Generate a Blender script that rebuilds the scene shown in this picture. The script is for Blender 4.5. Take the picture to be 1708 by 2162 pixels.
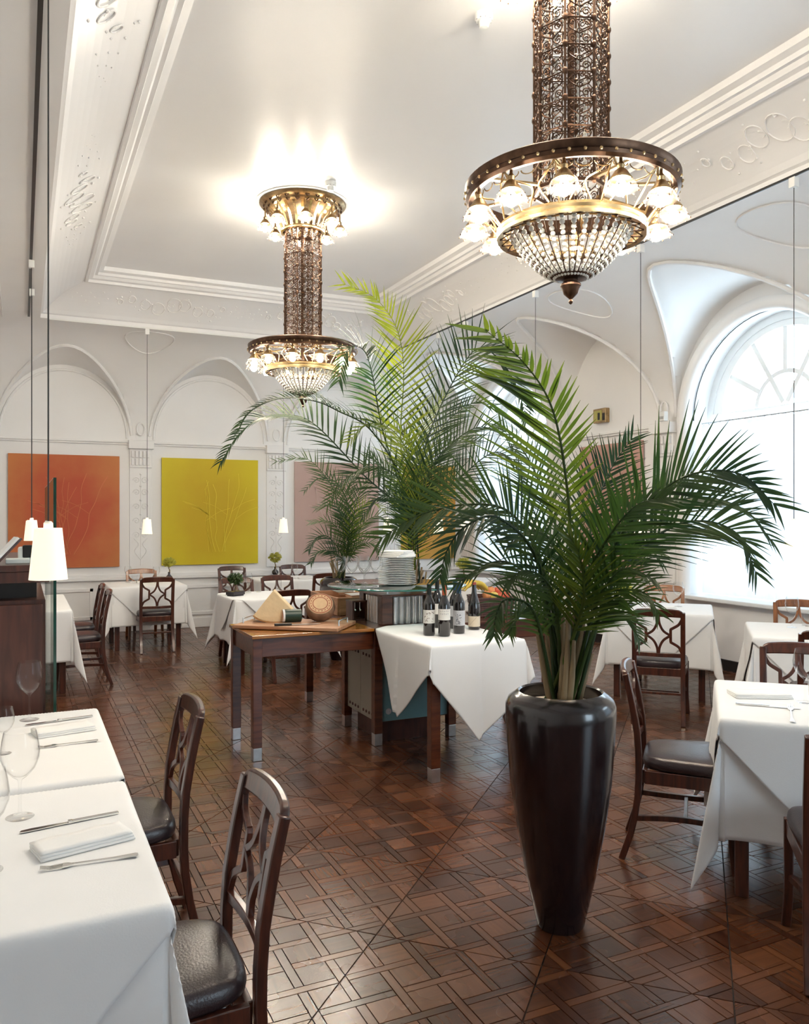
import bpy, bmesh, math, random
from mathutils import Vector, Matrix, noise
PI = math.pi
R = math.radians
rnd = random.Random(7)
for o in list(bpy.data.objects): bpy.data.objects.remove(o)
C = bpy.context.scene.collection
SC = bpy.context.scene

# ------------------------------------------------------------------ camera
FPX, HORIZ, CAMZ = 1717.0, 1089.0, 1.62          # focal length and horizon in photo pixels
YAW = math.atan(809.0/1717.0)                    # camera looks this far right of the long axis (+Y)
cd = bpy.data.cameras.new('camera'); cam = bpy.data.objects.new('camera', cd); C.objects.link(cam)
cd.sensor_fit = 'HORIZONTAL'; cd.sensor_width = 36.0; cd.lens = 36.0*FPX/1708.0
cd.shift_y = (HORIZ-1081.0)/1708.0; cd.clip_start = 0.05; cd.clip_end = 200
cam.location = (0, 0, CAMZ); cam.rotation_euler = (PI/2, 0, -YAW)
SC.camera = cam
# ------------------------------------------------------------------ world, daylight, exposure
W = bpy.data.worlds.new('overcast_daylight'); SC.world = W; W.use_nodes = True
bg = W.node_tree.nodes['Background']; bg.inputs[0].default_value = (0.68, 0.86, 1.0, 1); bg.inputs[1].default_value = 4.6
SC.view_settings.view_transform = 'Standard'; SC.view_settings.look = 'None'
SC.view_settings.gamma = 1.0; SC.view_settings.use_curve_mapping = False
SC.view_settings.exposure = 1.22
SC.cycles.max_bounces = 10; SC.cycles.diffuse_bounces = 5; SC.cycles.glossy_bounces = 4
SC.cycles.transparent_max_bounces = 24; SC.cycles.transmission_bounces = 8
SC.cycles.sample_clamp_indirect = 8.0
SC.cycles.caustics_reflective = False; SC.cycles.caustics_refractive = False

# ------------------------------------------------------------------ room numbers
XR, YB, XL, YN = 6.7, 12.0, -1.3, -3.6           # walls
IX0, IX1, IY0, IY1 = 0.206, 4.90, -2.1, 10.70    # springing edge of the flat ceiling part
ZI, ZS, ZC = 4.0, 2.68, 4.52                     # cornice, vault spring, ceiling
WINC = [(5.84, 'R'), (10.43, 'R'), (1.25, 'R')]  # window centres on the right wall
WHALF, WSILL, WSPR = 1.02, 0.75, 2.68
RB = [(-2.05, -0.03), (-0.03, 2.55), (2.55, 4.55), (4.55, 7.13), (7.13, 9.13), (9.13, 11.73)]
BB = [(-0.445-1.97, -0.445), (-0.445, 1.525), (1.525, 3.495), (3.495, 5.465), (5.465, 7.435)]
NWIN = [4.6]                                # windows behind the viewer (near wall)
def portal(loc, rot, sx, sy):
    l = bpy.data.lights.new('window_daylight', 'AREA'); l.shape = 'RECTANGLE'; l.size = sx; l.size_y = sy
    l.cycles.is_portal = True
    o = bpy.data.objects.new('window_daylight', l); C.objects.link(o); o.location = loc; o.rotation_euler = rot
for y, _ in WINC: portal((XR+0.62, y, 2.2), (0, PI/2, 0), 3.1, 2.2)
for x in NWIN: portal((x, YN-0.5, 2.1), (PI/2, 0, 0), 2.1, 2.9)

def P(u, v, z=0.0):                              # photo pixel -> point on the level z
    d = (CAMZ-z)*FPX/(v-HORIZ); return PD(u, v, d)
cF, sF = math.cos(YAW), math.sin(YAW)
def PD(u, v, d):                                 # photo pixel -> point at depth d
    l = d*(u-854.0)/FPX; return Vector((d*sF+l*cF, d*cF-l*sF, CAMZ+(HORIZ-v)*d/FPX))

# ------------------------------------------------------------------ mesh helpers
class MB:
    def __init__(s): s.v = []; s.f = []
    def add(s, vs, fs):
        b = len(s.v); s.v += [tuple(p) for p in vs]; s.f += [tuple(i+b for i in f) for f in fs]; return s
    def box(s, c, d, rz=0, M=None):
        x, y, z = d[0]/2, d[1]/2, d[2]/2; cr, sr = math.cos(rz), math.sin(rz); vs = []
        for k in (-z, z):
            for a, b in ((-x, -y), (x, -y), (x, y), (-x, y)):
                p = Vector((c[0]+a*cr-b*sr, c[1]+a*sr+b*cr, c[2]+k)); vs.append(M @ p if M else p)
        return s.add(vs, [(3, 2, 1, 0), (4, 5, 6, 7), (0, 1, 5, 4), (1, 2, 6, 5), (2, 3, 7, 6), (3, 0, 4, 7)])
    def frames(s, pts, closed):
        n = len(pts); out = []; prev = None
        for i in range(n):
            a = pts[(i-1) % n] if (closed or i > 0) else pts[i]; b = pts[(i+1) % n] if (closed or i < n-1) else pts[i]
            t = (b-a); t = t.normalized() if t.length > 1e-9 else Vector((0, 0, 1))
            if prev is None:
                ref = Vector((0, 0, 1)) if abs(t.z) < .9 else Vector((1, 0, 0)); nrm = (ref-t*ref.dot(t)).normalized()
            else:
                nrm = prev-t*prev.dot(t); nrm = nrm.normalized() if nrm.length > 1e-6 else prev
            prev = nrm; out.append((t, nrm, t.cross(nrm)))
        return out
    def tube(s, pts, r, n=6, closed=False, caps=True):
        pts = [Vector(p) for p in pts]; m = len(pts); rs = r if isinstance(r, (list, tuple)) else [r]*m
        vs = []; fs = []
        for p, q, (t, a, b) in zip(pts, rs, s.frames(pts, closed)):
            for k in range(n):
                g = 2*PI*k/n; vs.append(p+a*(math.cos(g)*q)+b*(math.sin(g)*q))
        for i in range(m if closed else m-1):
            j = (i+1) % m
            for k in range(n): fs.append((i*n+k, i*n+(k+1) % n, j*n+(k+1) % n, j*n+k))
        if caps and not closed: fs += [tuple(range(n-1, -1, -1)), tuple((m-1)*n+k for k in range(n))]
        return s.add(vs, fs)
    def sweep(s, pts, prof, up, closed=False, caps=True):
        # sweep a closed 2D profile (a along side, b along up) along pts; up vector per point or constant
        pts = [Vector(p) for p in pts]; m = len(pts); n = len(prof); vs = []; fs = []
        for i in range(m):
            a = pts[(i-1) % m] if (closed or i > 0) else pts[i]; b = pts[(i+1) % m] if (closed or i < m-1) else pts[i]
            t = (b-a).normalized(); u = Vector(up[i] if isinstance(up, list) else up); u = (u-t*u.dot(t)).normalized(); sd = t.cross(u)
            for (x, y) in prof: vs.append(pts[i]+sd*x+u*y)
        for i in range(m if closed else m-1):
            j = (i+1) % m
            for k in range(n): fs.append((i*n+k, i*n+(k+1) % n, j*n+(k+1) % n, j*n+k))
        if caps and not closed: fs += [tuple(range(n-1, -1, -1)), tuple((m-1)*n+k for k in range(n))]
        return s.add(vs, fs)
    def bar(s, pts, w, t, nrm):                  # rectangular bar, w in the plane, t along nrm
        return s.sweep(pts, [(-w/2, -t/2), (w/2, -t/2), (w/2, t/2), (-w/2, t/2)], nrm)
    def lathe(s, prof, n=24, c=(0, 0, 0), M=None, closed=False):
        vs = []; fs = []; m = len(prof)
        for r, z in prof:
            for k in range(n):
                g = 2*PI*k/n; p = Vector((c[0]+r*math.cos(g), c[1]+r*math.sin(g), c[2]+z)); vs.append(M @ p if M else p)
        for i in range(m if closed else m-1):
            j = (i+1) % m
            for k in range(n): fs.append((i*n+k, i*n+(k+1) % n, j*n+(k+1) % n, j*n+k))
        if not closed:
            if prof[0][0] > 1e-6: fs.append(tuple(range(n-1, -1, -1)))
            if prof[-1][0] > 1e-6: fs.append(tuple((m-1)*n+k for k in range(n)))
        return s.add(vs, fs)
    def ball(s, c, r, n=8, m=6, sz=1.0, M=None):
        return s.lathe([(max(1e-7, r*math.sin(PI*i/m)), -r*sz*math.cos(PI*i/m)) for i in range(m+1)], n, c, M)
    def octa(s, c, r, h):
        c = Vector(c); vs = [c+Vector(p) for p in ((r, 0, 0), (0, r, 0), (-r, 0, 0), (0, -r, 0), (0, 0, h), (0, 0, -h))]
        return s.add(vs, [(0, 1, 4), (1, 2, 4), (2, 3, 4), (3, 0, 4), (1, 0, 5), (2, 1, 5), (3, 2, 5), (0, 3, 5)])
    def prism(s, poly, z0, z1, M=None):
        n = len(poly); vs = [Vector((x, y, z0)) for x, y in poly]+[Vector((x, y, z1)) for x, y in poly]
        if M: vs = [M @ p for p in vs]
        return s.add(vs, [tuple(range(n-1, -1, -1)), tuple(range(n, 2*n))]+[(i, (i+1) % n, n+(i+1) % n, n+i) for i in range(n)])
    def mesh(s, name, mat, smooth=None):
        me = bpy.data.meshes.new(name); me.from_pydata(s.v, [], s.f)
        bm = bmesh.new(); bm.from_mesh(me); bmesh.ops.recalc_face_normals(bm, faces=bm.faces); bm.to_mesh(me); bm.free()
        if smooth:
            me.polygons.foreach_set('use_smooth', [True]*len(me.polygons)); me.set_sharp_from_angle(angle=R(smooth))
        if mat: me.materials.append(mat)
        return me
    def build(s, name, mat, parent=None, smooth=None, bevel=0, loc=None):
        o = bpy.data.objects.new(name, s.mesh(name, mat, smooth)); C.objects.link(o)
        if parent: o.parent = parent
        if loc is not None: o.location = loc
        if bevel:
            m = o.modifiers.new('bevel', 'BEVEL'); m.width = bevel; m.segments = 2; m.limit_method = 'ANGLE'
        return o
def tag(o, label=None, cat=None, group=None, kind=None):
    if label: o['label'] = label
    if cat: o['category'] = cat
    if group: o['group'] = group
    if kind: o['kind'] = kind
    return o
def thing(name, label, cat, loc=(0, 0, 0), rz=0, group=None):
    o = bpy.data.objects.new(name, None); C.objects.link(o); o.location = loc; o.rotation_euler = (0, 0, rz)
    o.empty_display_size = 0.1
    return tag(o, label, cat, group)
KIDS = {}
def copy_tree(o, parent=None):
    c = o.copy(); C.objects.link(c); c.parent = parent
    for k in KIDS.get(o, list(o.children)): copy_tree(k, c)
    return c
def dup(o, loc, rz, label, group=None, scale=None):
    c = copy_tree(o); c.location = loc; c.rotation_euler = (0, 0, rz); c['label'] = label
    if group: c['group'] = group
    if scale: c.scale = (scale,)*3
    return c
def spline(pts, n):
    pts = [Vector(p) for p in pts]; q = [pts[0]*2-pts[1]]+pts+[pts[-1]*2-pts[-2]]; out = []; m = len(pts)-1
    for i in range(n+1):
        t = i/n*m; k = min(int(t), m-1); t -= k; a, b, c, d = q[k:k+4]
        out.append(0.5*((2*b)+(c-a)*t+(2*a-5*b+4*c-d)*t*t+(3*b-a-3*c+d)*t*t*t))
    return out

# ------------------------------------------------------------------ materials
def newmat(name):
    m = bpy.data.materials.new(name); m.use_nodes = True; nt = m.node_tree; return m, nt, nt.nodes['Principled BSDF']
def N(nt, t, **kw):
    n = nt.nodes.new(t)
    for k, v in kw.items():
        if k in n.inputs: n.inputs[k].default_value = v
        else: setattr(n, k, v)
    return n
def pm(name, col, rough=.5, metal=0, var=.12, scale=6, bump=0, bscale=60, coat=0, spec=.5, sss=0, stretch=None, **kw):
    m, nt, b = newmat(name); L = nt.links.new
    tc = N(nt, 'ShaderNodeTexCoord'); mp = N(nt, 'ShaderNodeMapping'); L(tc.outputs['Object'], mp.inputs[0])
    if stretch: mp.inputs['Scale'].default_value = stretch
    n = N(nt, 'ShaderNodeTexNoise', Scale=scale, Detail=4.0); L(mp.outputs[0], n.inputs['Vector'])
    r = N(nt, 'ShaderNodeValToRGB'); e = r.color_ramp.elements
    e[0].position = .3; e[1].position = .7
    e[0].color = tuple(c*(1-var) for c in col)+(1,); e[1].color = tuple(min(1, c*(1+var)) for c in col)+(1,)
    L(n.outputs['Fac'], r.inputs[0]); L(r.outputs[0], b.inputs['Base Color'])
    b.inputs['Roughness'].default_value = rough; b.inputs['Metallic'].default_value = metal
    b.inputs['Coat Weight'].default_value = coat; b.inputs['Coat Roughness'].default_value = .12
    b.inputs['Specular IOR Level'].default_value = spec
    if bump:
        n2 = N(nt, 'ShaderNodeTexNoise', Scale=bscale, Detail=3.0); L(mp.outputs[0], n2.inputs['Vector'])
        bp = N(nt, 'ShaderNodeBump', Strength=bump, Distance=.01); L(n2.outputs['Fac'], bp.inputs['Height']); L(bp.outputs[0], b.inputs['Normal'])
    return m
def wood(name, c0, c1, rough=.35, axis=2, scale=5.0, coat=.3):
    m, nt, b = newmat(name); L = nt.links.new
    tc = N(nt, 'ShaderNodeTexCoord'); mp = N(nt, 'ShaderNodeMapping'); L(tc.outputs['Object'], mp.inputs[0])
    sc = [9.0]*3; sc[axis] = 1.0; mp.inputs['Scale'].default_value = sc
    n = N(nt, 'ShaderNodeTexNoise', Scale=scale, Detail=6.0, Distortion=.6); L(mp.outputs[0], n.inputs['Vector'])
    oi = N(nt, 'ShaderNodeObjectInfo')
    ad = N(nt, 'ShaderNodeMath', operation='MULTIPLY_ADD'); L(oi.outputs['Random'], ad.inputs[0]); ad.inputs[1].default_value = .12; L(n.outputs['Fac'], ad.inputs[2])
    r = N(nt, 'ShaderNodeValToRGB'); e = r.color_ramp.elements; e[0].position = .33; e[1].position = .75
    e[0].color = c0+(1,); e[1].color = c1+(1,); L(ad.outputs[0], r.inputs[0]); L(r.outputs[0], b.inputs['Base Color'])
    b.inputs['Roughness'].default_value = rough; b.inputs['Coat Weight'].default_value = coat; b.inputs['Coat Roughness'].default_value = .15
    bp = N(nt, 'ShaderNodeBump', Strength=.08, Distance=.004); L(n.outputs['Fac'], bp.inputs['Height']); L(bp.outputs[0], b.inputs['Normal'])
    return m
def emis(name, col, st):
    m, nt, b = newmat(name); b.inputs['Base Color'].default_value = col+(1,)
    b.inputs['Emission Color'].default_value = col+(1,); b.inputs['Emission Strength'].default_value = st
    return m
def glassy(name, tint=(1, 1, 1), refl=1.0, dirt=0.02, rough=.02, ior=1.45, pw_=None):
    m, nt, b = newmat(name); L = nt.links.new; out = nt.nodes['Material Output']; nt.nodes.remove(b)
    t = N(nt, 'ShaderNodeBsdfTransparent'); t.inputs[0].default_value = tint+(1,)
    g = N(nt, 'ShaderNodeBsdfGlossy', Roughness=rough); fr = N(nt, 'ShaderNodeLayerWeight'); pw = N(nt, 'ShaderNodeMath', operation='POWER'); L(fr.outputs['Facing'], pw.inputs[0]); pw.inputs[1].default_value = pw_ or 4.5-1.5*(ior-1.45)/.25
    mu = N(nt, 'ShaderNodeMath', operation='MULTIPLY_ADD', use_clamp=True); L(pw.outputs[0], mu.inputs[0]); mu.inputs[1].default_value = refl; mu.inputs[2].default_value = dirt
    mx = N(nt, 'ShaderNodeMixShader'); L(mu.outputs[0], mx.inputs[0]); L(t.outputs[0], mx.inputs[1]); L(g.outputs[0], mx.inputs[2]); L(mx.outputs[0], out.inputs[0])
    return m
M = {}
M['plaster'] = pm('white_plaster', (.86, .845, .83), .55, var=.015, scale=2, bump=.03, bscale=25)
M['ceil'] = pm('ceiling_paint', (.85, .84, .84), .33, var=.012, scale=1.2, bump=.02, bscale=8)
M['stucco'] = pm('white_stucco', (.84, .825, .81), .5, var=.03, scale=12)
M['chair'] = wood('mahogany', (.020, .005, .003), (.095, .024, .011), .3, 2, 5, .45)
M['chair_lit'] = wood('lit_chair_wood', (.16, .05, .014), (.34, .12, .035), .3, 2, 5, .5)  # lighter copy of the chair wood, warm light put into its colour
M['island'] = wood('island_wood', (.045, .011, .005), (.14, .038, .014), .3, 0, 4, .5)
M['islandtop'] = wood('honey_wood', (.22, .075, .012), (.42, .17, .03), .22, 0, 4, .6)
M['cab'] = wood('walnut_cabinet', (.030, .008, .006), (.095, .027, .016), .4, 2, 3, .2)
M['box'] = wood('pale_wood', (.30, .14, .07), (.50, .27, .15), .5, 0, 4, .1)
M['leather'] = pm('dark_leather', (.030, .018, .020), .32, var=.3, scale=5, bump=.12, bscale=160, spec=.6)
M['cloth'] = pm('white_linen', (.86, .855, .85), .85, var=.01, scale=5, bump=.05, bscale=220)
M['napkin'] = pm('folded_linen', (.88, .87, .85), .9, var=.02, scale=9, bump=.05, bscale=200)
M['pot'] = pm('aubergine_glaze', (.010, .004, .005), .22, var=.25, scale=3, coat=.5, bump=.02, bscale=14)
M['soil'] = pm('pale_gravel', (.55, .47, .38), .9, var=.45, scale=60, bump=.8, bscale=80)
M['bronze'] = pm('dark_bronze', (.11, .062, .040), .38, 1, var=.35, scale=20)
M['brass'] = pm('pale_brass', (.72, .55, .30), .25, 1, var=.1, scale=10)
M['oldbrass'] = pm('worn_brass', (.42, .29, .15), .34, 1, var=.3, scale=20)
M['steel'] = pm('brushed_steel', (.60, .60, .60), .3, 1, var=.1, scale=20)
M['silver'] = pm('polished_cutlery', (.82, .81, .79), .14, 1, var=.04, scale=10)
M['black'] = pm('black_plastic', (.015, .014, .014), .4, var=.1)
M['white'] = pm('white_plastic', (.80, .80, .78), .4, var=.02)
M['wframe'] = pm('white_window_paint', (.82, .84, .85), .35, var=.02)
M['dark'] = pm('dark_baseboard', (.012, .010, .010), .4, var=.2)
M['glass'] = glassy('wine_glass', (.988, .99, .99), .8, .010, pw_=3.6)
M['pane'] = glassy('window_pane', (.97, .985, .99), .6, .01)
M['gscreen'] = glassy('glass_screen', (.86, .93, .90), .6, .04)
M['gdisc'] = glassy('glass_disc', (.72, .90, .87), .95, .14, pw_=1.6)
M['gedge'] = pm('green_glass_edge', (.004, .045, .032), .12, var=.3, scale=12)
M['dedge'] = pm('disc_glass_edge', (.03, .16, .14), .1, var=.2, scale=12)
M['crystal'] = pm('crystal_bead', (.80, .76, .68), .08, var=.1, scale=40, spec=1.0, coat=.6)
M['shade_glass'] = glassy('frosted_tulip_shade', (.97, .95, .90), 1.2, .16, .25, 1.5)
M['bulb'] = emis('lit_bulb', (1.0, .91, .77), 175.0)
M['blue'] = pm('blue_lacquer', (.17, .36, .42), .32, var=.05, scale=2)
M['beige'] = pm('grey_beige_lacquer', (.36, .34, .28), .4, var=.06, scale=2)
M['porcelain'] = pm('white_porcelain', (.82, .82, .80), .15, var=.02, coat=.5)
M['bottle'] = pm('dark_bottle_glass', (.010, .008, .008), .06, var=.3, scale=4, coat=.6, spec=.7)
M['bark'] = pm('palm_stem', (.24, .17, .09), .7, var=.4, scale=14, bump=.3, bscale=30, stretch=(1, 1, .15))
M['vase'] = pm('dark_vase', (.03, .025, .028), .25, var=.3)
def shade_mat():
    m, nt, b = newmat('lit_lamp_shade'); L = nt.links.new
    b.inputs['Base Color'].default_value = (.9, .86, .76, 1); b.inputs['Roughness'].default_value = .8
    tc = N(nt, 'ShaderNodeTexCoord'); n = N(nt, 'ShaderNodeTexNoise', Scale=40.0); L(tc.outputs['Object'], n.inputs['Vector'])
    r = N(nt, 'ShaderNodeValToRGB'); r.color_ramp.elements[0].color = (1, .84, .58, 1); r.color_ramp.elements[1].color = (1, .88, .66, 1)
    L(n.outputs['Fac'], r.inputs[0]); L(r.outputs[0], b.inputs['Emission Color']); b.inputs['Emission Strength'].default_value = .30
    return m
M['shade'] = shade_mat()
def leaf_mat(name, c0, c1):
    m, nt, b = newmat(name); L = nt.links.new; out = nt.nodes['Material Output']
    tc = N(nt, 'ShaderNodeTexCoord'); n = N(nt, 'ShaderNodeTexNoise', Scale=5.0, Detail=3.0); L(tc.outputs['Object'], n.inputs['Vector'])
    oi = N(nt, 'ShaderNodeObjectInfo'); ad = N(nt, 'ShaderNodeMath', operation='MULTIPLY_ADD'); L(oi.outputs['Random'], ad.inputs[0]); ad.inputs[1].default_value = .35; L(n.outputs['Fac'], ad.inputs[2])
    r = N(nt, 'ShaderNodeValToRGB'); e = r.color_ramp.elements; e[0].position = .4; e[1].position = .95; e[0].color = c0+(1,); e[1].color = c1+(1,)
    L(ad.outputs[0], r.inputs[0]); L(r.outputs[0], b.inputs['Base Color']); b.inputs['Roughness'].default_value = .42
    tr = N(nt, 'ShaderNodeBsdfTranslucent'); hs = N(nt, 'ShaderNodeHueSaturation', Saturation=1.1, Value=2.2); L(r.outputs[0], hs.inputs['Color']); L(hs.outputs[0], tr.inputs[0])
    mx = N(nt, 'ShaderNodeMixShader'); mx.inputs[0].default_value = .35; L(b.outputs[0], mx.inputs[1]); L(tr.outputs[0], mx.inputs[2]); L(mx.outputs[0], out.inputs[0])
    return m
M['leaf'] = leaf_mat('palm_leaf', (.008, .028, .012), (.050, .085, .018))
M['leafm'] = leaf_mat('lit_mid_green_leaf', (.035, .065, .012), (.13, .16, .022))  # lighter palm leaf, backlight painted into the colour
M['leafy'] = leaf_mat('lit_yellow_green_leaf', (.07, .11, .015), (.20, .23, .03))  # palm leaf copy with the yellow light on the fronds in its colour
M['bonsai'] = leaf_mat('bonsai_leaf', (.02, .05, .012), (.07, .12, .03))
M['ybonsai'] = leaf_mat('yellow_bonsai_leaf', (.30, .30, .05), (.55, .52, .12))
def curtain_mat():
    m, nt, b = newmat('sheer_curtain'); L = nt.links.new; out = nt.nodes['Material Output']; nt.nodes.remove(b)
    tc = N(nt, 'ShaderNodeTexCoord'); n = N(nt, 'ShaderNodeTexNoise', Scale=120.0); L(tc.outputs['Object'], n.inputs['Vector'])
    d = N(nt, 'ShaderNodeBsdfDiffuse'); d.inputs[0].default_value = (.85, .87, .89, 1); t = N(nt, 'ShaderNodeBsdfTranslucent'); t.inputs[0].default_value = (.44, .50, .56, 1)
    tp = N(nt, 'ShaderNodeBsdfTransparent'); a = N(nt, 'ShaderNodeMixShader'); a.inputs[0].default_value = .24; L(d.outputs[0], a.inputs[1]); L(t.outputs[0], a.inputs[2])
    mr = N(nt, 'ShaderNodeMapRange'); mr.inputs[3].default_value = .0; mr.inputs[4].default_value = .025; L(n.outputs['Fac'], mr.inputs[0])
    c = N(nt, 'ShaderNodeMixShader'); L(mr.outputs[0], c.inputs[0]); L(a.outputs[0], c.inputs[1]); L(tp.outputs[0], c.inputs[2]); L(c.outputs[0], out.inputs[0])
    return m
M['curtain'] = curtain_mat()
def paint_mat(name, c_mid, c_edge):
    m, nt, b = newmat(name); L = nt.links.new
    tc = N(nt, 'ShaderNodeTexCoord'); mp = N(nt, 'ShaderNodeMapping'); L(tc.outputs['Object'], mp.inputs[0])
    g = N(nt, 'ShaderNodeTexGradient', gradient_type='SPHERICAL'); mp.inputs['Scale'].default_value = (1.15, 1.15, .85); L(mp.outputs[0], g.inputs[0])
    n = N(nt, 'ShaderNodeTexNoise', Scale=3.0, Detail=5.0); L(tc.outputs['Object'], n.inputs['Vector'])
    ad = N(nt, 'ShaderNodeMath', operation='MULTIPLY_ADD'); L(n.outputs['Fac'], ad.inputs[0]); ad.inputs[1].default_value = .7; L(g.outputs['Fac'], ad.inputs[2])
    r = N(nt, 'ShaderNodeValToRGB'); e = r.color_ramp.elements; e[0].position = .35; e[1].position = 1.0; e[0].color = c_edge+(1,); e[1].color = c_mid+(1,)
    L(ad.outputs[0], r.inputs[0]); L(r.outputs[0], b.inputs['Base Color']); b.inputs['Roughness'].default_value = .6
    return m
M['p_orange'] = paint_mat('orange_paint', (.48, .07, .022), (.56, .19, .05))
M['p_yellow'] = paint_mat('yellow_paint', (.58, .39, .003), (.66, .53, .006))
M['p_pink'] = paint_mat('dusty_pink_paint', (.46, .30, .25), (.52, .36, .31))
M['p_gold'] = paint_mat('golden_paint', (.60, .30, .05), (.66, .38, .08))
M['p_rose'] = paint_mat('rose_paint', (.50, .27, .22), (.55, .33, .28))
def parquet_mat():
    m, nt, b = newmat('oak_parquet'); L = nt.links.new
    at = N(nt, 'ShaderNodeAttribute', attribute_name='tone'); sp = N(nt, 'ShaderNodeSeparateColor'); L(at.outputs['Color'], sp.inputs[0])
    ge = N(nt, 'ShaderNodeNewGeometry'); mpx = N(nt, 'ShaderNodeMapping'); mpy = N(nt, 'ShaderNodeMapping')
    mpx.inputs['Scale'].default_value = (2.2, 26, 1); mpy.inputs['Scale'].default_value = (26, 2.2, 1)
    L(ge.outputs['Position'], mpx.inputs[0]); L(ge.outputs['Position'], mpy.inputs[0])
    mv = N(nt, 'ShaderNodeMix', data_type='VECTOR'); L(sp.outputs[1], mv.inputs[0]); L(mpx.outputs[0], mv.inputs[4]); L(mpy.outputs[0], mv.inputs[5])
    ov = N(nt, 'ShaderNodeVectorMath', operation='ADD'); cm = N(nt, 'ShaderNodeCombineXYZ'); L(sp.outputs[0], cm.inputs[2])
    L(mv.outputs[1], ov.inputs[0]); L(cm.outputs[0], ov.inputs[1])
    n = N(nt, 'ShaderNodeTexNoise', Scale=1.6, Detail=6.0, Distortion=.8); L(ov.outputs[0], n.inputs['Vector'])
    w = N(nt, 'ShaderNodeMath', operation='MULTIPLY_ADD'); L(sp.outputs[0], w.inputs[0]); w.inputs[1].default_value = .5
    h = N(nt, 'ShaderNodeMath', operation='MULTIPLY'); L(n.outputs['Fac'], h.inputs[0]); h.inputs[1].default_value = .62; L(h.outputs[0], w.inputs[2])
    r = N(nt, 'ShaderNodeValToRGB'); e = r.color_ramp.elements; e[0].position = .2; e[1].position = .85
    e[0].color = (.030, .008, .0036, 1); e[1].color = (.155, .054, .021, 1); L(w.outputs[0], r.inputs[0]); L(r.outputs[0], b.inputs['Base Color'])
    n2 = N(nt, 'ShaderNodeTexNoise', Scale=2.5, Detail=3.0); L(ge.outputs['Position'], n2.inputs['Vector'])
    mr = N(nt, 'ShaderNodeMapRange'); mr.inputs[3].default_value = .17; mr.inputs[4].default_value = .36; L(n2.outputs['Fac'], mr.inputs[0]); L(mr.outputs[0], b.inputs['Roughness'])
    b.inputs['Specular IOR Level'].default_value = .5; b.inputs['Coat Weight'].default_value = .15; b.inputs['Coat Roughness'].default_value = .16
    bp = N(nt, 'ShaderNodeBump', Strength=.15, Distance=.003); L(n.outputs['Fac'], bp.inputs['Height']); L(bp.outputs[0], b.inputs['Normal'])
    return m
M['parquet'] = parquet_mat()
M['joint'] = pm('parquet_joint', (.012, .006, .004), .7, var=.2)
# ================================================================== FLOOR
fl = MB(); fl.add([(XL-.3, YN-.3, -.0045), (XR+.3, YN-.3, -.0045), (XR+.3, YB+.3, -.0045), (XL-.3, YB+.3, -.0045), (XL-.3, YN-.3, -.2), (XR+.3, YN-.3, -.2), (XR+.3, YB+.3, -.2), (XL-.3, YB+.3, -.2)],
   [(0, 1, 2, 3), (7, 6, 5, 4), (0, 4, 5, 1), (1, 5, 6, 2), (2, 6, 7, 3), (3, 7, 4, 0)])
floor = fl.build('floor', M['joint']); tag(floor, kind='structure')
def clip(poly, n, c):                            # keep n.p <= c
    out = []
    for i in range(len(poly)):
        a, b = poly[i], poly[(i+1) % len(poly)]; da = n[0]*a[0]+n[1]*a[1]-c; db = n[0]*b[0]+n[1]*b[1]-c
        if da <= 0: out.append(a)
        if da*db < 0: t = da/(da-db); out.append((a[0]+(b[0]-a[0])*t, a[1]+(b[1]-a[1])*t))
    return out
def parea(p): return abs(sum(p[i][0]*p[(i+1) % len(p)][1]-p[(i+1) % len(p)][0]*p[i][1] for i in range(len(p))))/2
def inset(poly, e):
    cx = sum(p[0] for p in poly)/len(poly); cy = sum(p[1] for p in poly)/len(poly); out = poly
    n = len(poly); res = poly
    sgn = 1 if sum(poly[i][0]*poly[(i+1) % n][1]-poly[(i+1) % n][0]*poly[i][1] for i in range(n)) > 0 else -1
    for i in range(n):
        a, b = poly[i], poly[(i+1) % n]; dx, dy = b[0]-a[0], b[1]-a[1]; l = math.hypot(dx, dy)
        if l < 1e-6: continue
        nx, ny = sgn*dy/l, -sgn*dx/l; res = clip(res, (nx, ny), nx*a[0]+ny*a[1]-e)
        if len(res) < 3: return []
    return res
DG, Q, SW = .4535, .1512, .034
def panel_pieces():
    out = []; ls = [(-2.5+k)*Q for k in range(6)]; h = SW/2
    ed = [-DG]+ls+[DG]
    for i in range(7):                           # blocks between strips
        for j in range(7):
            x0 = ed[i]+(h if i else 0); x1 = ed[i+1]-(h if i < 6 else 0); y0 = ed[j]+(h if j else 0); y1 = ed[j+1]-(h if j < 6 else 0)
            out.append(([(x0, y0), (x1, y0), (x1, y1), (x0, y1)], (i+j) % 2))
    for j in range(6):                           # woven strips, over and under
        own = [i for i in range(6) if (i+j) % 2 == 0]; st = -DG
        for i in range(6):
            if (i+j) % 2 == 1: out.append(([(st, ls[j]-h), (ls[i]-h, ls[j]-h), (ls[i]-h, ls[j]+h), (st, ls[j]+h)], 0)); st = ls[i]+h
        out.append(([(st, ls[j]-h), (DG, ls[j]-h), (DG, ls[j]+h), (st, ls[j]+h)], 0)); st = -DG
        for i in range(6):
            if (i+j) % 2 == 0: out.append(([(ls[j]-h, st), (ls[j]+h, st), (ls[j]+h, ls[i]-h), (ls[j]-h, ls[i]-h)], 1)); st = ls[i]+h
        out.append(([(ls[j]-h, st), (ls[j]+h, st), (ls[j]+h, DG), (ls[j]-h, DG)], 1))
    res = []
    for p, g in out:
        for sx, sy in ((1, 1), (1, -1), (-1, 1), (-1, -1)): p = clip(p, (sx, sy), DG-.0012) if len(p) > 2 else []
        if len(p) > 2 and parea(p) > .00025:
            p = inset(p, .0011)
            if len(p) > 2 and parea(p) > .0002: res.append((p, g))
    return res
PAN = panel_pieces()
pieces = []
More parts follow.
